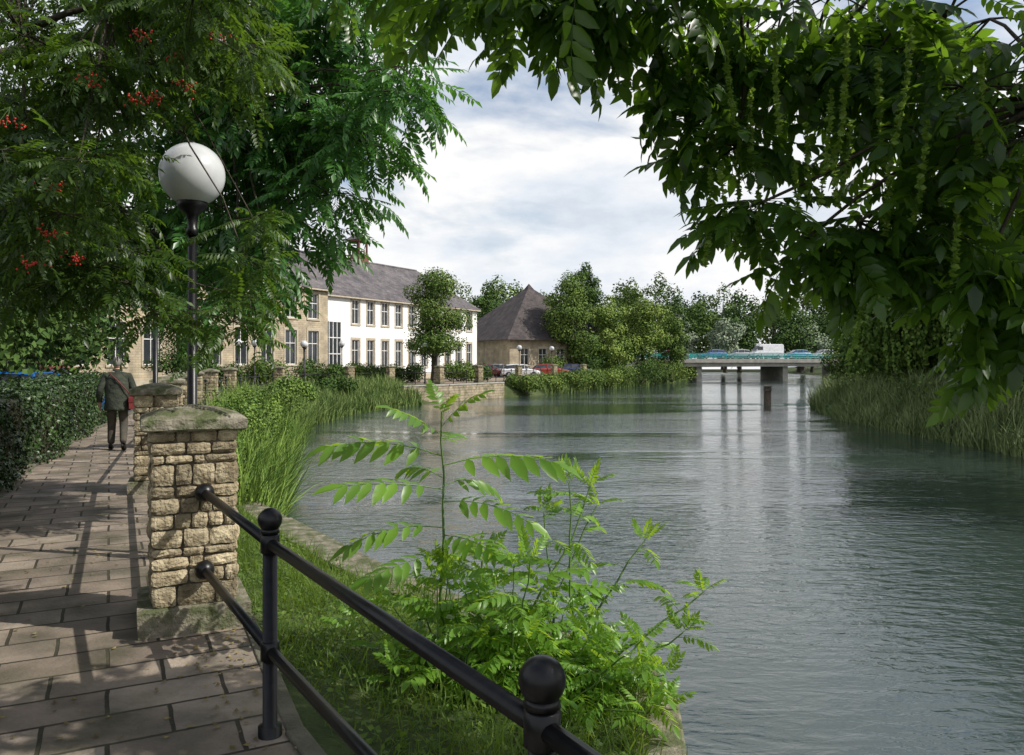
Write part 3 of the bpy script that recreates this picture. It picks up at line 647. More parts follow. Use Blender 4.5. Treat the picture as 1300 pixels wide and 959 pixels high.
# distant mass
parts=[]
def mass(lst,n,size,mi):
    for x,y,h,w in lst:
        for V,F,k in tree_parts(h,w,h*.06,n,size,random.choice(['round','broad']),14): 
            parts.append((V+np.array([x,y,0]),F,mi if k==0 else 3))
xs=np.linspace(-60,120,22)
mass([(x+rng.uniform(-3,3),175+rng.uniform(-12,20),rng.uniform(15,22),rng.uniform(12,17)) for x in xs],3800,.5,0)
mass([(x+rng.uniform(-4,4),150+rng.uniform(-5,8),rng.uniform(11,16),rng.uniform(10,14)) for x in (22,31,40,50,60,70,80,-2,-12,-22)],4800,.42,1)
mass([(x+rng.uniform(-4,4),225+rng.uniform(-5,8),rng.uniform(19,26),rng.uniform(15,19)) for x in np.linspace(-60,160,20)],2800,.7,1)
mass([(38,142,9.5,9),(55,146,9,9),(31,148,10.5,8)],6000,.38,2)
quadmesh('distant_trees',parts,[M_treeA,M_treeC,M_willow,M_bark],smooth=False)
# right bank trees
tR=tree('bank_tree',27,47,.2,13,11,1,16000,.22,M_treeC,'broad',22)
clone(tR,34,58,.2,1.1,2); clone(tR,31,35,.2,1.35,4); clone(tR,44,75,.2,1.0,1); clone(tR,23.5,27,0.1,1.2,3); clone(tR,54,95,.2,.85,5); clone(tR,21.5,16,0.1,1.15,.5)
tree('ivy_covered_bush',24.6,54,-.3,4.3,6.5,.1,11000,.18,M_treeC,'broad',18)
tree('ivy_covered_bush',28.5,66,-.2,4.4,6,.1,8000,.2,M_treeA,'broad',14)
tree('ivy_covered_bush',39.5,88,-.2,4.5,8,.1,8000,.22,M_treeA,'broad',14)
def weeping(name,x,y,h,w,ns,mat):
    P=[]
    for i in range(ns):
        a=rng.uniform(0,6.283); r=w*.5*math.sqrt(rng.uniform(.02,1)); zt=h*(1-.35*(r/(w*.5))**2)+rng.uniform(-.4,.2); zb=rng.uniform(.2,.45)*h*rng.uniform(.4,1.6); 
        k=int((zt-zb)/.14)
        if k<3: continue
        z=np.linspace(zt,zb,k); sway=rng.normal(size=2)*.25; t=np.linspace(0,1,k)
        p=np.stack([r*math.cos(a)+sway[0]*t*t+rng.normal(size=k)*.05,r*math.sin(a)+sway[1]*t*t+rng.normal(size=k)*.05,z],-1); P.append(p)
    P=np.concatenate(P); k=len(P); D=norm(rng.normal(size=(k,3))*.45+np.array([0,0,-1])); R=frames(D,norm(rng.normal(size=(k,3))))
    V,F=bake(DI,P,R,rng.uniform(.7,1.3,(k,1))*.24*np.ones((1,1)))
    Vt,Ft=tubes_np([([(0,0,-.3),(.1,0,h*.4),(0,0,h*.8)],[.35,.25,.1])]+[limb((0,0,h*.45),(w*.33*math.cos(a),w*.33*math.sin(a),h*.85),.12,.04,.1,6) for a in np.arange(0,6.28,.8)],7)
    o=quadmesh(name,[(V,F,0),(Vt,Ft,1)],[mat,M_bark],False); o.location=(x,y,0); return o
weeping('weeping_willow_tree',22.8,43.5,8.3,8.5,1500,M_weep)
weeping('weeping_willow_tree',21.0,31,7.5,7.0,1100,M_weep)
# left background trees
tL=tree('background_tree',-15.5,24,0,9.5,9,1.0,14000,.2,M_treeC,'broad',22)
clone(tL,-21,33,0,1.1,1.5); clone(tL,-13.5,13,0,1.0,3.2); clone(tL,-27,45,0,1.2,4.2); clone(tL,-19.5,47,0,.6,.5)
# shrubs
def shrub(name,x,y,z,w,h,n,size,mat):
    lb=[((rng.uniform(-.35,.35)*w,rng.uniform(-.35,.35)*w,h*rng.uniform(.3,.65)),(w*.25,w*.25,h*.38)) for _ in range(8)]
    P,N=crown_pts(lb,n,.4); P[:,2]=np.maximum(P[:,2],-.3); V,F=leafquads(P,N,size,.6)
    Vt,Ft=tubes_np([limb((0,0,-.2),c,.04,.015,.0,4) for c,r in lb],4)
    o=quadmesh(name,[(V,F,0),(Vt,Ft,1)],[mat,M_bark],False); o.location=(x,y,z); return o
for x,y,z,w,h,mt in[(-14.5,62,0,3,1.6,M_treeC),(-12.6,64,0,3,1.7,M_treeA),(-10.6,65,0,3,1.5,M_treeC),(-9,67,0,3,1.8,M_treeC),(-4.6,70,0,3.4,1.9,M_treeA),(-3,73,0,3,1.6,M_treeC),
    (.9,67.2,-.9,3.2,1.7,M_treeA),(3.2,72,-.9,3.5,1.7,M_treeB),(5.4,77,-.9,4,1.8,M_treeA),(7.6,80.5,-.9,4,2.0,M_treeA),(9.8,85,-.9,4.5,2.1,M_treeB),(12.5,91,-.9,5,2.5,M_treeA),(15.6,97,-.9,5.5,3,M_treeC),(18.5,103,-.9,6,3,M_treeA),(22,110,-.9,6,3,M_treeB),(-17,66,0,4,2.2,M_treeC),(-18.5,60,0,3,2.0,M_treeA),(-20,55,0,3,1.8,M_treeC),(4.5,93,0,3.5,2.6,M_treeA),(9.5,97,0,4,2.8,M_treeC)]:
    shrub('shrub',x,y,z,w,h,3200,.16,mt)
for x,y,z,w,h,sz,mt in[(-5.1,13.6,-.45,1.0,1.5,.05,M_weed),(-5.9,16.8,-.5,1.2,1.6,.055,M_weed),(-6.5,19.8,-.6,1.2,1.4,.06,M_treeA),(-7.6,24,-.6,1.6,1.5,.075,M_weed),(-8.8,30,-.6,1.8,1.5,.09,M_treeA),(-10.6,38,-.5,2.2,1.6,.11,M_weed),(-10.3,46,-.5,2.2,1.5,.12,M_treeC)]:
    shrub('bank_shrub',x,y,z,w,h,4500,sz,mt)
# hedge
def hedge(name,pts,w,h,n,size,mat):
    pts=[np.array(p,float) for p in pts]; P=[];N=[]; core=B()
    seg=[np.linalg.norm(pts[i+1]-pts[i]) for i in range(len(pts)-1)]; tot=sum(seg)
    for i,s_ in enumerate(seg):
        k=int(n*s_/tot); t=rng.uniform(0,1,k); base=pts[i]+(pts[i+1]-pts[i])*t[:,None]; dd=(pts[i+1]-pts[i])/s_; nn=np.array([-dd[1],dd[0]])
        face=rng.choice(3,k,p=[.36,.36,.28]); off=np.where(face==0,w/2,np.where(face==1,-w/2,rng.uniform(-w/2,w/2,k))); z=np.where(face==2,h,rng.uniform(.02,h,k))
        bul=.09*np.sin(base[:,0]*4.1+z*3)+.07*np.sin(base[:,1]*6.7+z*5)+.05*rng.normal(size=k)
        off=np.where(face==2,off,off+np.sign(off)*bul); z=np.where(face==2,z+bul*.8,z)
        P.append(np.stack([base[:,0]+nn[0]*off,base[:,1]+nn[1]*off,z],-1))
        N.append(np.stack([nn[0]*np.sign(off)*(face<2),nn[1]*np.sign(off)*(face<2),(face==2)*1.],-1))
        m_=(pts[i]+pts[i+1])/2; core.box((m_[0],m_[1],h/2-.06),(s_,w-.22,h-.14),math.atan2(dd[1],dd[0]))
    P=np.concatenate(P);N=np.concatenate(N);V,F=leafquads(P,N,size,.8)
    e=empty(name); o=quadmesh('leaves',[(V,F,0)],[mat],False); o.parent=e; o=core.build('dark_core',[M_core],e)  # inside is a solid dark box, added behind the leaves to close gaps
hedge('clipped_hedge',[(-2.6,1.0),(-4.2,4.6),(-7.25,10.2),(-9.35,15.6),(-11.1,20),(-12.9,25)],1.0,1.25,60000,.06,M_hedge)

# ------------------------------------------------------------ near trees with compound leaves
T_wing=[compound(6,.31,.075,dr,st=4,hang=h,seed=i) for i,(dr,h) in enumerate([(.15,.2),(.35,.35),(.55,.4),(.3,.15),(.1,.3),(.7,.5)])]
T_ail=[compound(8,.24,.05,dr,st=3,hang=h,seed=i+9) for i,(dr,h) in enumerate([(.15,.2),(.4,.4),(.65,.4),(.3,.1)])]
T_row=[compound(7,.27,.055,dr,st=3,hang=h,seed=i+19,ang=68) for i,(dr,h) in enumerate([(.1,.15),(.3,.35),(.5,.3)])]
# wingnut
fo=Foliage(T_wing)
Wt=np.array([3.8,-.2,-.3])
sp=[(-.24,.55,3.9,.24),(-.17,.545,3.8,.22),(-.12,.52,3.6,.2),(-.07,.475,3.4,.17),(-.02,.46,3.3,.16),(.035,.455,3.2,.16),(.08,.49,3.2,.18),(.13,.51,3.2,.2),(.18,.49,3.2,.18),(.23,.44,3.3,.17),(.24,.37,3.4,.13),(.245,.31,3.4,.11),(.295,.38,3.5,.14),(.285,.27,3.4,.11),(.34,.44,3.3,.23),(.40,.46,3.2,.25),(.315,.2,3.2,.10),(.37,.155,3.2,.11),(.435,.175,3.1,.10),(.375,.37,3.5,.13),
 (.46,.39,3.3,.2),(.49,.29,3.3,.15),(.475,.18,3.2,.10),(.55,.44,3.2,.28),(.58,.34,3,.22),(.54,.16,3,.13),(.585,.23,3,.17),(.59,.1,3,.13),(.635,.04,3,.11),(.66,.15,2.9,.18),(.66,.28,2.9,.26),(.7,.44,3,.34),(.53,.34,3.5,.18),(.5,.44,3.6,.25),(.6,.43,3.5,.25),(.44,.45,3.6,.2),(.62,.3,3.4,.22)]
limbs=[limb(Wt,(3.8,.8,1.2),.3,.22,0,5),limb((3.8,.8,1.2),(3.8,1.8,5),.22,.12,0,6)]
hubs=[np.array([2.6,2.5,3.5]),np.array([1.8,2.9,3.5]),np.array([.9,3.0,3.7]),np.array([-.1,3.2,3.7]),np.array([2.1,3.0,2.75])]
limbs+=[limb((3.8,1.1,2.4),hubs[0],.07,.045,.12,6),limb(hubs[0],hubs[1],.04,.03,.08,5),limb(hubs[1],hubs[2],.026,.02,.06,5),limb(hubs[2],hubs[3],.018,.012,.04,5),limb((3.8,1.0,2.0),hubs[4],.04,.02,.1,6)]
for u,v,dd,r in sp:
    c=pt(u,v,dd); h=min(hubs,key=lambda q:np.linalg.norm(q-c)); limbs.append(limb(h,c,.012,.006,.12,6))
    fo.spray(c,r,6,3,.31,grav=.4)
for i in range(16):   # unseen sprays toward the trunk, added to shade the crown
    c=np.array([rng.uniform(2.6,5.5),rng.uniform(1.0,2.9),rng.uniform(3.4,5.3)])
    limbs.append(limb((3.8,1.4,3.4),c,.03,.01,.12,6)); fo.spray(c,.45,8,3,.38,grav=.4)
for i in range(5):  # unseen sprays above the view, added to cast shade
    c=np.array([rng.uniform(-.6,2.5),rng.uniform(2.2,3.0),0]); c[2]=EYE+.62*c[1]+rng.uniform(.1,.6)
    limbs.append(limb(hubs[int(rng.integers(0,4))],c,.02,.01,.1,6)); fo.spray(c,.35,8,3,.36,grav=.4)
pr=fo.parts(0); Vt,Ft=tubes_np(limbs,7); Vw,Fw=tubes_np(fo.tw,4)
cp=[];cd=[];cu_=[];cs=[];ctw=[]
strs=[(.125,.44,3.2,.34),(.14,.43,3.2,.28),(.183,.43,3.2,.2),(.25,.24,3.2,.38),(.262,.25,3.15,.26),(.285,.27,3.2,.42),(.30,.34,3.15,.4),(.40,.34,3.0,.42),(.405,.27,3.0,.2),(.37,.30,3.1,.3),(.425,.30,3.0,.3),(.46,.38,3.0,.4),(.475,.27,2.95,.33),(.44,.10,3.0,.3),(.52,.3,2.8,.35),(.56,.25,2.8,.4),(.33,.42,3.0,.4),(.42,.42,2.95,.45),(.59,.38,2.8,.4),(.5,.42,2.8,.4),(.355,.25,3.1,.28),(.22,.38,3.2,.22),(.31,.25,3.2,.3),(.27,.4,3.1,.35)]
for u,v,dd,ln in strs:
    p0=pt(u,v,dd); k=int(ln/.009); t=np.linspace(0,1,k); sw=rng.normal(size=2)*.03
    P=np.stack([p0[0]+sw[0]*t**2,p0[1]+sw[1]*t**2,p0[2]-ln*t],-1); ctw.append((P[::4],.002))
    for p in P:
        for _ in range(2):
            cp.append(p+rng.normal(size=3)*.004); cd.append([*rng.normal(size=2),-.2]); cu_.append(rng.normal(size=3)); cs.append(.03)
cp,cd,cu_=map(np.array,(cp,cd,cu_)); Vc,Fc=bake(DI,cp,frames(cd,cu_),np.array(cs)); Vs2,Fs2=tubes_np(ctw,3)
quadmesh('wingnut_tree',pr+[(Vt,Ft,1),(Vw,Fw,2),(Vc,Fc,3),(Vs2,Fs2,3)],[M_wingnut,M_bark,M_twig,M_catkin])
# ailanthus / second left tree
fo=Foliage(T_ail); limbs=[]; base=np.array([-8.9,8.4,-.1]); limbs+=[limb(base,(-8.2,8.8,2.6),.28,.2,0,5),limb((-8.2,8.8,2.6),(-7.4,9.2,6.5),.2,.08,0,6)]
hubs=[np.array([-5.8,8.8,4.2]),np.array([-4.2,8.8,4.6]),np.array([-3.0,8.6,4.6]),np.array([-4.6,8.6,3.4]),np.array([-3.6,9,5.6])]
limbs+=[limb((-8.1,8.8,2.8),hubs[0],.12,.08,.1,6),limb(hubs[0],hubs[1],.07,.05,.06,5),limb(hubs[1],hubs[2],.045,.03,.05,5),limb((-8.2,8.8,2.4),hubs[3],.09,.04,.1,6),limb((-7.8,9,4.5),hubs[4],.1,.04,.1,6)]
bv=[.04,.1,.15,.2,.25,.3,.33,.38,.42,.5]; bu=[-.34,-.275,-.24,-.18,-.155,-.11,-.085,-.09,-.13,-.14]
def bound(v): return float(np.interp(v,bv,bu))
pts=[]
for v in np.linspace(.08,.5,14): pts.append((bound(v)-.06+rng.uniform(-.015,.01),v,rng.uniform(8,8.8)))
for i in range(84):
    v=rng.uniform(.11,.56); u=rng.uniform(-.5,bound(v)-.085); pts.append((u,v,rng.uniform(8.2,11)))
for u,v,dd in pts:
    c=pt(u,v,dd); h=min(hubs,key=lambda q:np.linalg.norm(q-c)); limbs.append(limb(h,c,.018,.008,.08,6)); fo.spray(c,.42,9,3,.5,grav=.35)
Vt,Ft=tubes_np(limbs,7); Vw,Fw=tubes_np(fo.tw,4)
quadmesh('tree_of_heaven',fo.parts(0)+[(Vt,Ft,1),(Vw,Fw,2)],[M_ail,M_bark,M_twig])
# rowan
fo=Foliage(T_row); limbs=[]; base=np.array([-5.3,4.4,-.1]); limbs+=[limb(base,(-5.1,4.6,2.2),.16,.12,0,5),limb((-5.1,4.6,2.2),(-4.3,5,4.5),.12,.05,0,6)]
hubs=[np.array([-3.9,5,3.3]),np.array([-3.2,5.2,3.9]),np.array([-2.6,5.2,4.1]),np.array([-3.8,5.0,2.5])]
limbs+=[limb((-5.1,4.6,2.1),hubs[0],.05,.03,.1,6),limb((-4.8,4.8,2.9),hubs[1],.05,.03,.1,6),limb(hubs[1],hubs[2],.025,.015,.05,5),limb((-5.1,4.6,1.9),hubs[3],.04,.02,.08,6)]
pts=[(-.335,.13,5.4),(-.33,.08,5.4),(-.35,.05,5.3),(-.445,.06,5.2),(-.48,.10,5),(-.325,.18,5.6),(-.48,.14,5),(-.52,.12,5),(-.58,.10,5),(-.63,.09,5),(-.5,.2,5),(-.46,.37,5),(-.38,.38,5.3),(-.33,.4,5.5),(-.42,.42,5.2),(-.50,.27,5.2)]
for i in range(125):
    u=rng.uniform(-.74,-.34); v=rng.uniform(.1,.58); dd=rng.uniform(4.2,6.5)
    if abs(u+.4)<.10 and .0<v<.36: continue
    if v<.14 and u>-.5: continue
    pts.append((u,v,dd))
bc_=B()
for i,(u,v,dd) in enumerate(pts):
    c=pt(u,v,dd); h=min(hubs,key=lambda q:np.linalg.norm(q-c)); limbs.append(limb(h,c,.009,.004,.1,6)); fo.spray(c,.24,9,3,.23,grav=.35,wr=.004)
for u,v,dd in[(-.41,.345,4.6),(-.42,.38,4.6),(-.45,.33,4.5),(-.47,.33,4.4),(-.465,.41,4.4),(-.575,.22,4.3),(-.58,.16,4.2),(-.53,.35,4.3),(-.63,.3,4.1),(-.37,.41,4.6),(-.6,.12,4.2),(-.55,.13,4.3)]:
    c=pt(u,v,dd)
    for k in range(22):
        q=c+rng.normal(size=3)*np.array([.035,.035,.018]); bc_.sphere(q,.0065,0,6,4)
        if k%4==0: bc_.tube([c+np.array([0,0,.08]),q],.0012,3,1,cap=False)
Vt,Ft=tubes_np(limbs,7); Vw,Fw=tubes_np(fo.tw,4)
e=empty('rowan_tree'); o=quadmesh('crown',fo.parts(0)+[(Vt,Ft,1),(Vw,Fw,2)],[M_rowan,M_bark,M_twig]); o.parent=e; o=bc_.build('berries',[M_berry,M_stem],e)

# sapling bush at the river wall
T_sap=[compound(7,.27,.056,dr,st=4,hang=h,seed=i+40,ang=64) for i,(dr,h) in enumerate([(.2,.15),(.4,.3),(.65,.35),(.3,.05),(.5,.2)])]
fo=Foliage(T_sap); st=[]
def stem(p0,p1,r,nl,L_,top=True,lean=.0,start=.25):
    P,R=limb(p0,p1,r,r*.35,-.02,9,.06); st.append((P,R)); k=len(P)
    az=rng.uniform(0,6.28)
    for j in range(nl):
        t=start+(1-start)*(j+.5)/nl; f=t*(k-1); i0=int(min(f,k-2)); q=P[i0]+(P[i0+1]-P[i0])*(f-i0); az+=2.4
        fo.leaf(q,norm(np.array([math.cos(az),math.sin(az),.45*(t)+.1+rng.uniform(-.15,.15)])),norm(np.array([0,0,1.])+rng.normal(size=3)*.2),L_*(1.05-.4*t)*rng.uniform(.8,1.15))
    if top:
        for a in np.arange(0,6.28,1.5): fo.leaf(P[-1],norm(np.array([math.cos(a+az),math.sin(a+az),1.1])),norm(rng.normal(size=3)+np.array([0,0,.5])),L_*.4)
P,R=limb((-.42,4.95,-.3),(-.42,4.75,1.45),.014,.005,0,10,.03); st.append((P,R))
for z,ax,ay,l,pz in[(1.18,-1,-.35,.72,.45),(1.12,1,-.2,.74,.35),(.98,-1,-.6,.66,.3),(.9,1,-.5,.6,.25),(1.3,-.6,-.6,.42,.6),(1.36,.5,-.4,.36,.7),(.75,-.9,-.3,.6,.2),(.7,.6,-.8,.55,.2),(1.25,.2,.9,.4,.3),(.6,-.8,-.7,.55,0),(1.4,.1,-.5,.28,.8),(1.42,-.3,.3,.25,1),(1.05,-.7,.7,.5,.3),(1.0,.8,.6,.5,.3)]:
    fo.leaf(np.array([-.42,4.8,z]),norm(np.array([ax,ay,pz])),np.array([.05*ax,-.45,1.]),l)
for i in range(31):
    b0=np.array([rng.uniform(-.5,.5),rng.uniform(4.5,5.1),-.34]); a=rng.uniform(0,6.28); r=rng.uniform(.1,.65); h=rng.uniform(.3,1.05)
    b1=b0+np.array([math.cos(a)*r,math.sin(a)*r*.7,h]); stem(b0,b1,.010,int(4+h*5),.44)
for x,y,z in[(1.2,5.0,.3),(1.05,4.9,.08),(.5,5.1,.95),(.55,5.2,.8),(.2,5.0,.8),(.85,5.1,.6),(-.5,4.8,.2),(.3,4.7,.25),(-.65,4.7,.05),(.75,4.5,.0),(.35,4.9,1.0),(.85,4.4,-.15),(.7,4.2,-.1),(.9,4.7,-.1)]:
    stem((.15+rng.uniform(-.35,.3),4.8,-.34),(x,y,z),.012,7,.42)
Vt,Ft=tubes_np(st,6)
quadmesh('wingnut_sapling_bush',fo.parts(0)+[(Vt,Ft,1)],[M_sap,M_stem])

# ------------------------------------------------------------ grass & reeds
BL=(np.array([(0,-.5,0),(0,.5,0),(.06,-.42,.45),(.06,.42,.45),(.22,-.25,.8),(.22,.25,.8),(.42,-.03,1),(.42,.03,1)]),np.array([(0,1,3,2),(2,3,5,4),(4,5,7,6)]))
def blades(P,h,w,lean=.25):
    k=len(P); a=rng.uniform(0,6.283,k); z=norm(np.stack([rng.normal(size=k)*lean,rng.normal(size=k)*lean,np.ones(k)],-1)); x0=np.stack([np.cos(a),np.sin(a),0*a],-1)
    y=norm(np.cross(z,x0)); x=np.cross(y,z); R=np.stack([x,y,z],-1); sc=np.stack([h*rng.uniform(.3,1.6,k),w,h],-1)
    Vl=BL[0][None]*sc[:,None,:]; W=np.einsum('nij,nkj->nki',R,Vl)+P[:,None]; F=(BL[1][None]+(np.arange(k)*8)[:,None,None]).reshape(-1,4); return W.reshape(-1,3),F
def lumps(P,f=1.0): return .5+.5*np.sin(P[:,0]*1.9*f+np.sin(P[:,1]*1.3*f)*1.7)*np.sin(P[:,1]*1.1*f+1.3)
def strip(i0,i1,n,t0=0,t1=1,low='M'):
    A=np.array([(x,y,0) for x,y in L]); C=np.array(Mz) if low=='M' else np.array([(x,y,-1.3) for x,y in S]); Cm=np.array(Mz)
    ln=np.array([np.linalg.norm(A[i+1]-A[i]) for i in range(i0,i1)]); idx=i0+rng.choice(len(ln),n,p=ln/ln.sum()); s_=rng.uniform(0,1,(n,1)); t=rng.uniform(t0,t1,(n,1))
    a=A[idx]+(A[idx+1]-A[idx])*s_; m_=Cm[idx]+(Cm[idx+1]-Cm[idx])*s_
    if low=='M': return a+(m_-a)*t
    c=C[idx]+(C[idx+1]-C[idx])*s_
    return np.where(t<.5,a+(m_-a)*t*2,m_+(c-m_)*(t*2-1))
parts=[]
P=strip(0,6,34000,.08,.88); P=P[P[:,1]>1.0]; P=P[(rng.uniform(0,1,len(P))<.35+.9*lumps(P,2.2))]; k=len(P); h=rng.uniform(.03,.11,k)*(.6+1.3*lumps(P,3)); parts.append((*blades(P,h,rng.uniform(.005,.010,k),.5),0))
P=strip(1,5,900,.2,.85); k=len(P); parts.append((*blades(P,rng.uniform(.15,.32,k),rng.uniform(.006,.010,k),.35),0))
P=strip(1,6,9000,.1,.95); P[:,2]+=rng.uniform(.01,.09,len(P)); parts.append((*leafquads(P,np.tile([0,0,1.],(len(P),1)),.038,.5),0))
P=strip(0,4,1800,.9,1.06); P=P[P[:,1]>2.5]; k=len(P); P[:,2]+=.03; parts.append((*blades(P,rng.uniform(.08,.24,k),rng.uniform(.006,.011,k),.5),0))
quadmesh('bank_grass',parts,[M_grass],False)
parts=[]
P=strip(5,9,20000,.25,1,'S'); k=len(P); parts.append((*blades(P,rng.uniform(.35,.85,k)*(.5+1.5*lumps(P)),rng.uniform(.012,.028,k),.3),0))
P=strip(5,9,18000,.3,.97,'S'); P[:,2]+=rng.uniform(.05,.6,len(P))*(.4+1.5*lumps(P,1.4)); parts.append((*leafquads(P,np.tile([0,0,1.],(len(P),1)),.06,.9),0))
P=strip(9,12,13000,.2,1,'S'); k=len(P); parts.append((*blades(P,rng.uniform(.5,1.0,k)*(.6+.9*lumps(P,.5)),rng.uniform(.03,.055,k),.18),1))
P=strip(8,11,4000,.6,1,'S'); k=len(P); parts.append((*blades(P,rng.uniform(.8,1.3,k),rng.uniform(.02,.04,k),.16),1))
P=strip(15,19,8000,.3,1,'S'); k=len(P); parts.append((*blades(P,rng.uniform(.5,1.2,k),rng.uniform(.04,.07,k),.2),1))
quadmesh('bank_reeds',parts,[M_weed,M_reed],False)
def rstrip(i0,i1,n,o0,o1):
    A=np.array(SR,float); ln=np.array([np.linalg.norm(A[i+1]-A[i]) for i in range(i0,i1)]); idx=i0+rng.choice(len(ln),n,p=ln/ln.sum()); p=A[idx]+(A[idx+1]-A[idx])*rng.uniform(0,1,(n,1)); o=rng.uniform(o0,o1,n)
    z=np.interp(o,[0,1.2,4,12],[-1.4,-.75,-.1,.25]); return np.stack([p[:,0]+o,p[:,1],z],-1)
parts=[]
P=rstrip(1,5,32000,-.3,5.5); k=len(P); parts.append((*blades(P,rng.uniform(.8,1.4,k)*(.55+.8*lumps(P,.6)),rng.uniform(.025,.055,k),.22),0))
P=rstrip(5,7,7000,-.2,4); k=len(P); parts.append((*blades(P,rng.uniform(.8,1.6,k),rng.uniform(.05,.08,k),.2),0))
P=rstrip(1,5,14000,1.5,8); P[:,2]+=rng.uniform(.1,1.9,len(P))*(.3+1.1*lumps(P,.5)); parts.append((*leafquads(P,np.tile([0,0,1.],(len(P),1)),.17,.8),1))
quadmesh('riverbank_reeds',parts,[M_reed2,M_treeA],False)

# ------------------------------------------------------------ man walking away
def skinned(verts,edges,root,sub=2):
    me=bpy.data.meshes.new('sk'); me.from_pydata([v[:3] for v in verts],edges,[]); ob=bpy.data.objects.new('sk',me); SC.collection.objects.link(ob)
    ob.modifiers.new('skin','SKIN'); 
    for i,sv in enumerate(me.skin_vertices[0].data): sv.radius=(verts[i][3],verts[i][4] if len(verts[i])>4 else verts[i][3]); sv.use_root=(i==root)
    s_=ob.modifiers.new('sub','SUBSURF'); s_.levels=sub; s_.render_levels=sub
    dg=bpy.context.evaluated_depsgraph_get(); m2=bpy.data.meshes.new_from_object(ob.evaluated_get(dg)); bpy.data.objects.remove(ob); return m2
V=[(0,0,.94,.155,.12),(0,0,1.1,.15,.12),(0,0,1.28,.185,.13),(0,.01,1.42,.15,.11),(0,.03,1.5,.06,.06),(0,.045,1.6,.06,.065)]
Ed=[(0,1),(1,2),(2,3),(3,4),(4,5)]
def ch(parent,pts):
    p=parent
    for q in pts: V.append(q); Ed.append((p,len(V)-1)); p=len(V)-1
    return p
ch(0,[(-.095,0,.84,.105),(-.105,.13,.5,.082),(-.11,.10,.26,.074),(-.115,.07,.1,.066)])
ch(0,[(.095,0,.84,.105),(.11,.03,.5,.082),(.115,-.14,.28,.072),(.12,-.26,.15,.062)])
for sx,el,wr in((-1,(-.30,-.06,1.13),(-.31,.10,.90)),(1,(.30,-.04,1.13),(.25,.16,.94))):
    w=ch(3,[(sx*.20,0,1.41,.08),(el[0],el[1],el[2],.068),(wr[0],wr[1],wr[2],.05)])
    pm_=ch(w,[(wr[0],wr[1]+.02,wr[2]-.04,.024,.03),(wr[0],wr[1]+.035,wr[2]-.085,.02,.036)])
    for j,(oy,ln) in enumerate(((-.028,.06),(-.009,.072),(.010,.07),(.029,.055))):
        x,y,z=wr[0],wr[1]+.04+oy,wr[2]-.11; ch(pm_,[(x,y,z,.009),(x-sx*.012,y+.008,z-ln*.55,.0085),(x-sx*.03,y+.012,z-ln,.0075)])
    ch(pm_-1,[(wr[0]-sx*.012,wr[1]+.06,wr[2]-.07,.011),(wr[0]-sx*.02,wr[1]+.075,wr[2]-.105,.009)])
body=skinned(V,Ed,0)
M_jacket=noisy('olive_jacket',(.022,.027,.019),(.05,.058,.04),scale=9,rough=.85,bump=.6,bscale=14,bdist=.04)
M_trou=noisy('dark_trousers',(.05,.045,.036),(.09,.08,.062),scale=9,rough=.9,bump=.5,bscale=16,bdist=.03)
M_skin=noisy('skin',(.42,.24,.17),(.52,.31,.23),scale=12,rough=.55,bump=0)
M_hair=noisy('grey_hair',(.12,.11,.10),(.28,.26,.24),scale=60,rough=.7,bump=.4,bscale=120)
M_shoe=noisy('black_shoe',(.012,.011,.01),(.03,.026,.022),scale=10,rough=.5,bump=0)
M_bag=noisy('red_bag',(.13,.02,.02),(.20,.035,.03),scale=10,rough=.6,bump=.2)
for m_ in(M_jacket,M_trou,M_skin): body.materials.append(m_)
for p in body.polygons:
    c=p.center; p.use_smooth=True
    hand=(abs(c.x)>.2 and c.z<.905) 
    p.material_index=2 if (c.z>1.50 or hand) else (1 if c.z<.92 else 0)
MM=Matrix.Translation((-7.78,15.7,.004))@Matrix.Rotation(math.radians(22),4,'Z')@Matrix.Scale(1.03,4)
man=empty('walking_man',MM)
o=bpy.data.objects.new('body',body); SC.collection.objects.link(o); o.parent=man
b=B()
def ell(b,rings,mat,n=24):
    vs=[];fs=[]
    for (cx,cy,z,rx,ry) in rings:
        for k in range(n):
            th=2*math.pi*k/n; w=1+.03*math.sin(3*th+z*9); vs.append((cx+rx*w*math.cos(th),cy+ry*w*math.sin(th),z))
    for i in range(len(rings)-1):
        for k in range(n): fs.append((i*n+k,i*n+(k+1)%n,(i+1)*n+(k+1)%n,(i+1)*n+k))
    b.add(vs,fs,mat,True)
ell(b,[(0,0,.76,.17,.14),(0,0,.755,.225,.19),(0,0,.80,.235,.195),(0,0,.95,.22,.175),(0,0,1.08,.215,.17),(0,0,1.25,.225,.172),(0,.0,1.36,.215,.16),(0,.01,1.44,.16,.12),(0,.02,1.49,.09,.085)],0)
ell(b,[(0,.02,1.46,.10,.09),(0,.025,1.50,.085,.082),(0,.02,1.545,.09,.085),(0,.02,1.55,.07,.065)],0)
b.build('jacket',[M_jacket],man)
b=B()
b.sphere((0,.05,1.655),.1,0,24,18,(.80,.98,1.18)); b.sphere((0,.085,1.60),.062,0,16,12,(.9,.95,1.0))
b.sphere((0,.152,1.648),.016,0,10,8,(.8,1,1.5)); 
for sx in(-1,1): b.sphere((sx*.08,.05,1.65),.03,0,10,8,(.35,.6,1)); b.sphere((sx*.03,.135,1.668),.011,2,8,6)
b.tube([(-.022,.146,1.612),(0,.151,1.611),(.022,.146,1.612)],.005,6,3)
b.sphere((0,.032,1.678),.1,1,24,18,(.86,.98,1.12))
b.build('head',[M_skin,M_hair,M_shoe,M_bag],man)
b=B()
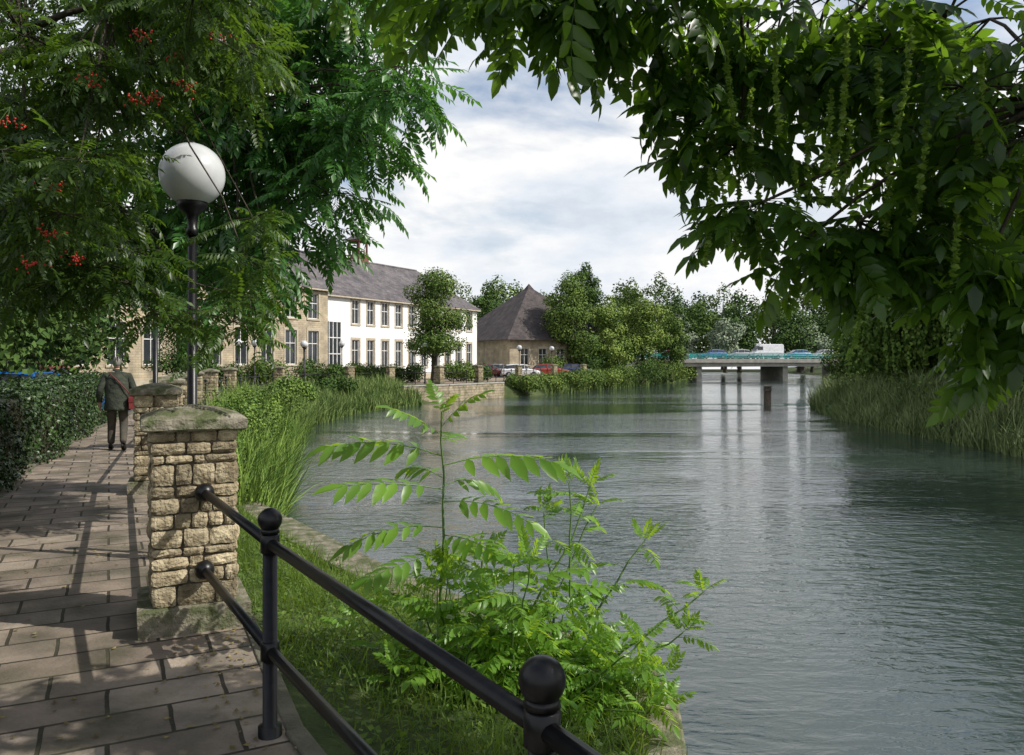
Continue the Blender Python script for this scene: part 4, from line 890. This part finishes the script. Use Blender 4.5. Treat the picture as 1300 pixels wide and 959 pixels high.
for fx,fy,fz,pitch in((-.115,.07,0,0),(.12,-.25,.045,.42)):
    c,s_=math.cos(pitch),math.sin(pitch)
    prof=[(-.09,.03,.035),(-.07,.042,.06),(0,.044,.055),(.1,.048,.04),(.165,.044,.03),(.195,.025,.02)]
    vs=[];fs=[]
    for yy,wx,hh in prof:
        for k in range(12):
            th=2*math.pi*k/12; z=max(0,hh+hh*math.sin(th)); y2=yy; vs.append((fx+wx*math.cos(th),fy+y2*c+z*s_,fz+z*c-y2*s_+(0 if pitch==0 else .02)))
    for i in range(5):
        for k in range(12): fs.append((i*12+k,i*12+(k+1)%12,(i+1)*12+(k+1)%12,(i+1)*12+k))
    fs.append(tuple(range(12))); fs.append(tuple(60+k for k in range(12))[::-1]); b.add(vs,fs,0,True)
b.build('shoes',[M_shoe],man)
b=B(); b.box((.265,-.08,.90),(.11,.26,.22)); b.box((.265,-.08,.965),(.125,.275,.10))
b.tube([(.25,-.1,1.0),(.17,-.175,1.15),(.02,-.195,1.33),(-.10,-.14,1.45),(-.12,0,1.485),(-.06,.13,1.38),(.1,.18,1.2),(.24,.05,1.0)],.011,6)
b.build('shoulder_bag',[M_bag],man,bevel=.02)

# ------------------------------------------------------------ light, sky, camera
sun_az=Vector((.976,-.217)); el=math.radians(43)
sd=Vector((sun_az.x*math.cos(el),sun_az.y*math.cos(el),math.sin(el))).normalized()
sl=bpy.data.lights.new('sun','SUN'); sl.energy=5.0; sl.angle=math.radians(.5); sl.color=(1,.955,.88); so=bpy.data.objects.new('sun',sl); SC.collection.objects.link(so); so.rotation_euler=sd.to_track_quat('Z','Y').to_euler()
w=bpy.data.worlds.new('World'); SC.world=w; w.use_nodes=True; nd=w.node_tree.nodes; lk=w.node_tree.links; nd.clear()
sky=nd.new('ShaderNodeTexSky'); sky.sky_type='NISHITA'; sky.sun_disc=False; sky.sun_elevation=el; sky.sun_rotation=math.atan2(sun_az.x,sun_az.y); sky.dust_density=2.0
bg1=nd.new('ShaderNodeBackground'); bg1.inputs[1].default_value=.15; lk.new(sky.outputs[0],bg1.inputs[0])
tc=nd.new('ShaderNodeTexCoord'); mp=nd.new('ShaderNodeMapping'); mp.inputs['Scale'].default_value=(1,1,2.4); mp.inputs['Location'].default_value=(.9,.1,.3); lk.new(tc.outputs['Generated'],mp.inputs[0])
n1=nd.new('ShaderNodeTexNoise'); n1.inputs['Scale'].default_value=3.0; n1.inputs['Detail'].default_value=9; n1.inputs['Roughness'].default_value=.55; n1.inputs['Distortion'].default_value=.2; lk.new(mp.outputs[0],n1.inputs['Vector'])
sx=nd.new('ShaderNodeSeparateXYZ'); lk.new(tc.outputs['Generated'],sx.inputs[0])
mr=nd.new('ShaderNodeMapRange'); mr.inputs['From Min'].default_value=.3; mr.inputs['From Max'].default_value=.9; mr.inputs['To Min'].default_value=.10; mr.inputs['To Max'].default_value=-.10; lk.new(sx.outputs[2],mr.inputs['Value'])
ad=nd.new('ShaderNodeMath'); lk.new(n1.outputs['Fac'],ad.inputs[0]); lk.new(mr.outputs[0],ad.inputs[1])
r1=ramp(nd,[(.39,(0,0,0)),(.55,(1,1,1))]); lk.new(ad.outputs[0],r1.inputs['Fac'])
mp2=nd.new('ShaderNodeMapping'); mp2.inputs['Scale'].default_value=(1,1,2.6); mp2.inputs['Location'].default_value=(1.4,.7,.6); lk.new(tc.outputs['Generated'],mp2.inputs[0])
n2=nd.new('ShaderNodeTexNoise'); n2.inputs['Scale'].default_value=3.8; n2.inputs['Detail'].default_value=9; n2.inputs['Roughness'].default_value=.58; lk.new(mp2.outputs[0],n2.inputs['Vector'])
r2=ramp(nd,[(.32,(.66,.73,.82)),(.43,(.82,.87,.94)),(.54,(1.0,1.0,1.0))]); lk.new(n2.outputs['Fac'],r2.inputs['Fac'])
bg2=nd.new('ShaderNodeBackground'); bg2.inputs[1].default_value=1.0; lk.new(r2.outputs['Color'],bg2.inputs[0])
mx=nd.new('ShaderNodeMixShader'); lk.new(r1.outputs['Color'],mx.inputs[0]); lk.new(bg1.outputs[0],mx.inputs[1]); lk.new(bg2.outputs[0],mx.inputs[2])
wo=nd.new('ShaderNodeOutputWorld'); lk.new(mx.outputs[0],wo.inputs[0])
cam=bpy.data.cameras.new('camera'); cam.lens=28; cam.sensor_width=36; cam.shift_y=-20.5/1300; cam.clip_end=5000; cam.clip_start=.05
co=bpy.data.objects.new('camera',cam); SC.collection.objects.link(co); co.location=(0,0,EYE); co.rotation_euler=(math.pi/2,0,0); SC.camera=co
SC.view_settings.view_transform='Standard'; SC.view_settings.look='None'; SC.view_settings.exposure=0
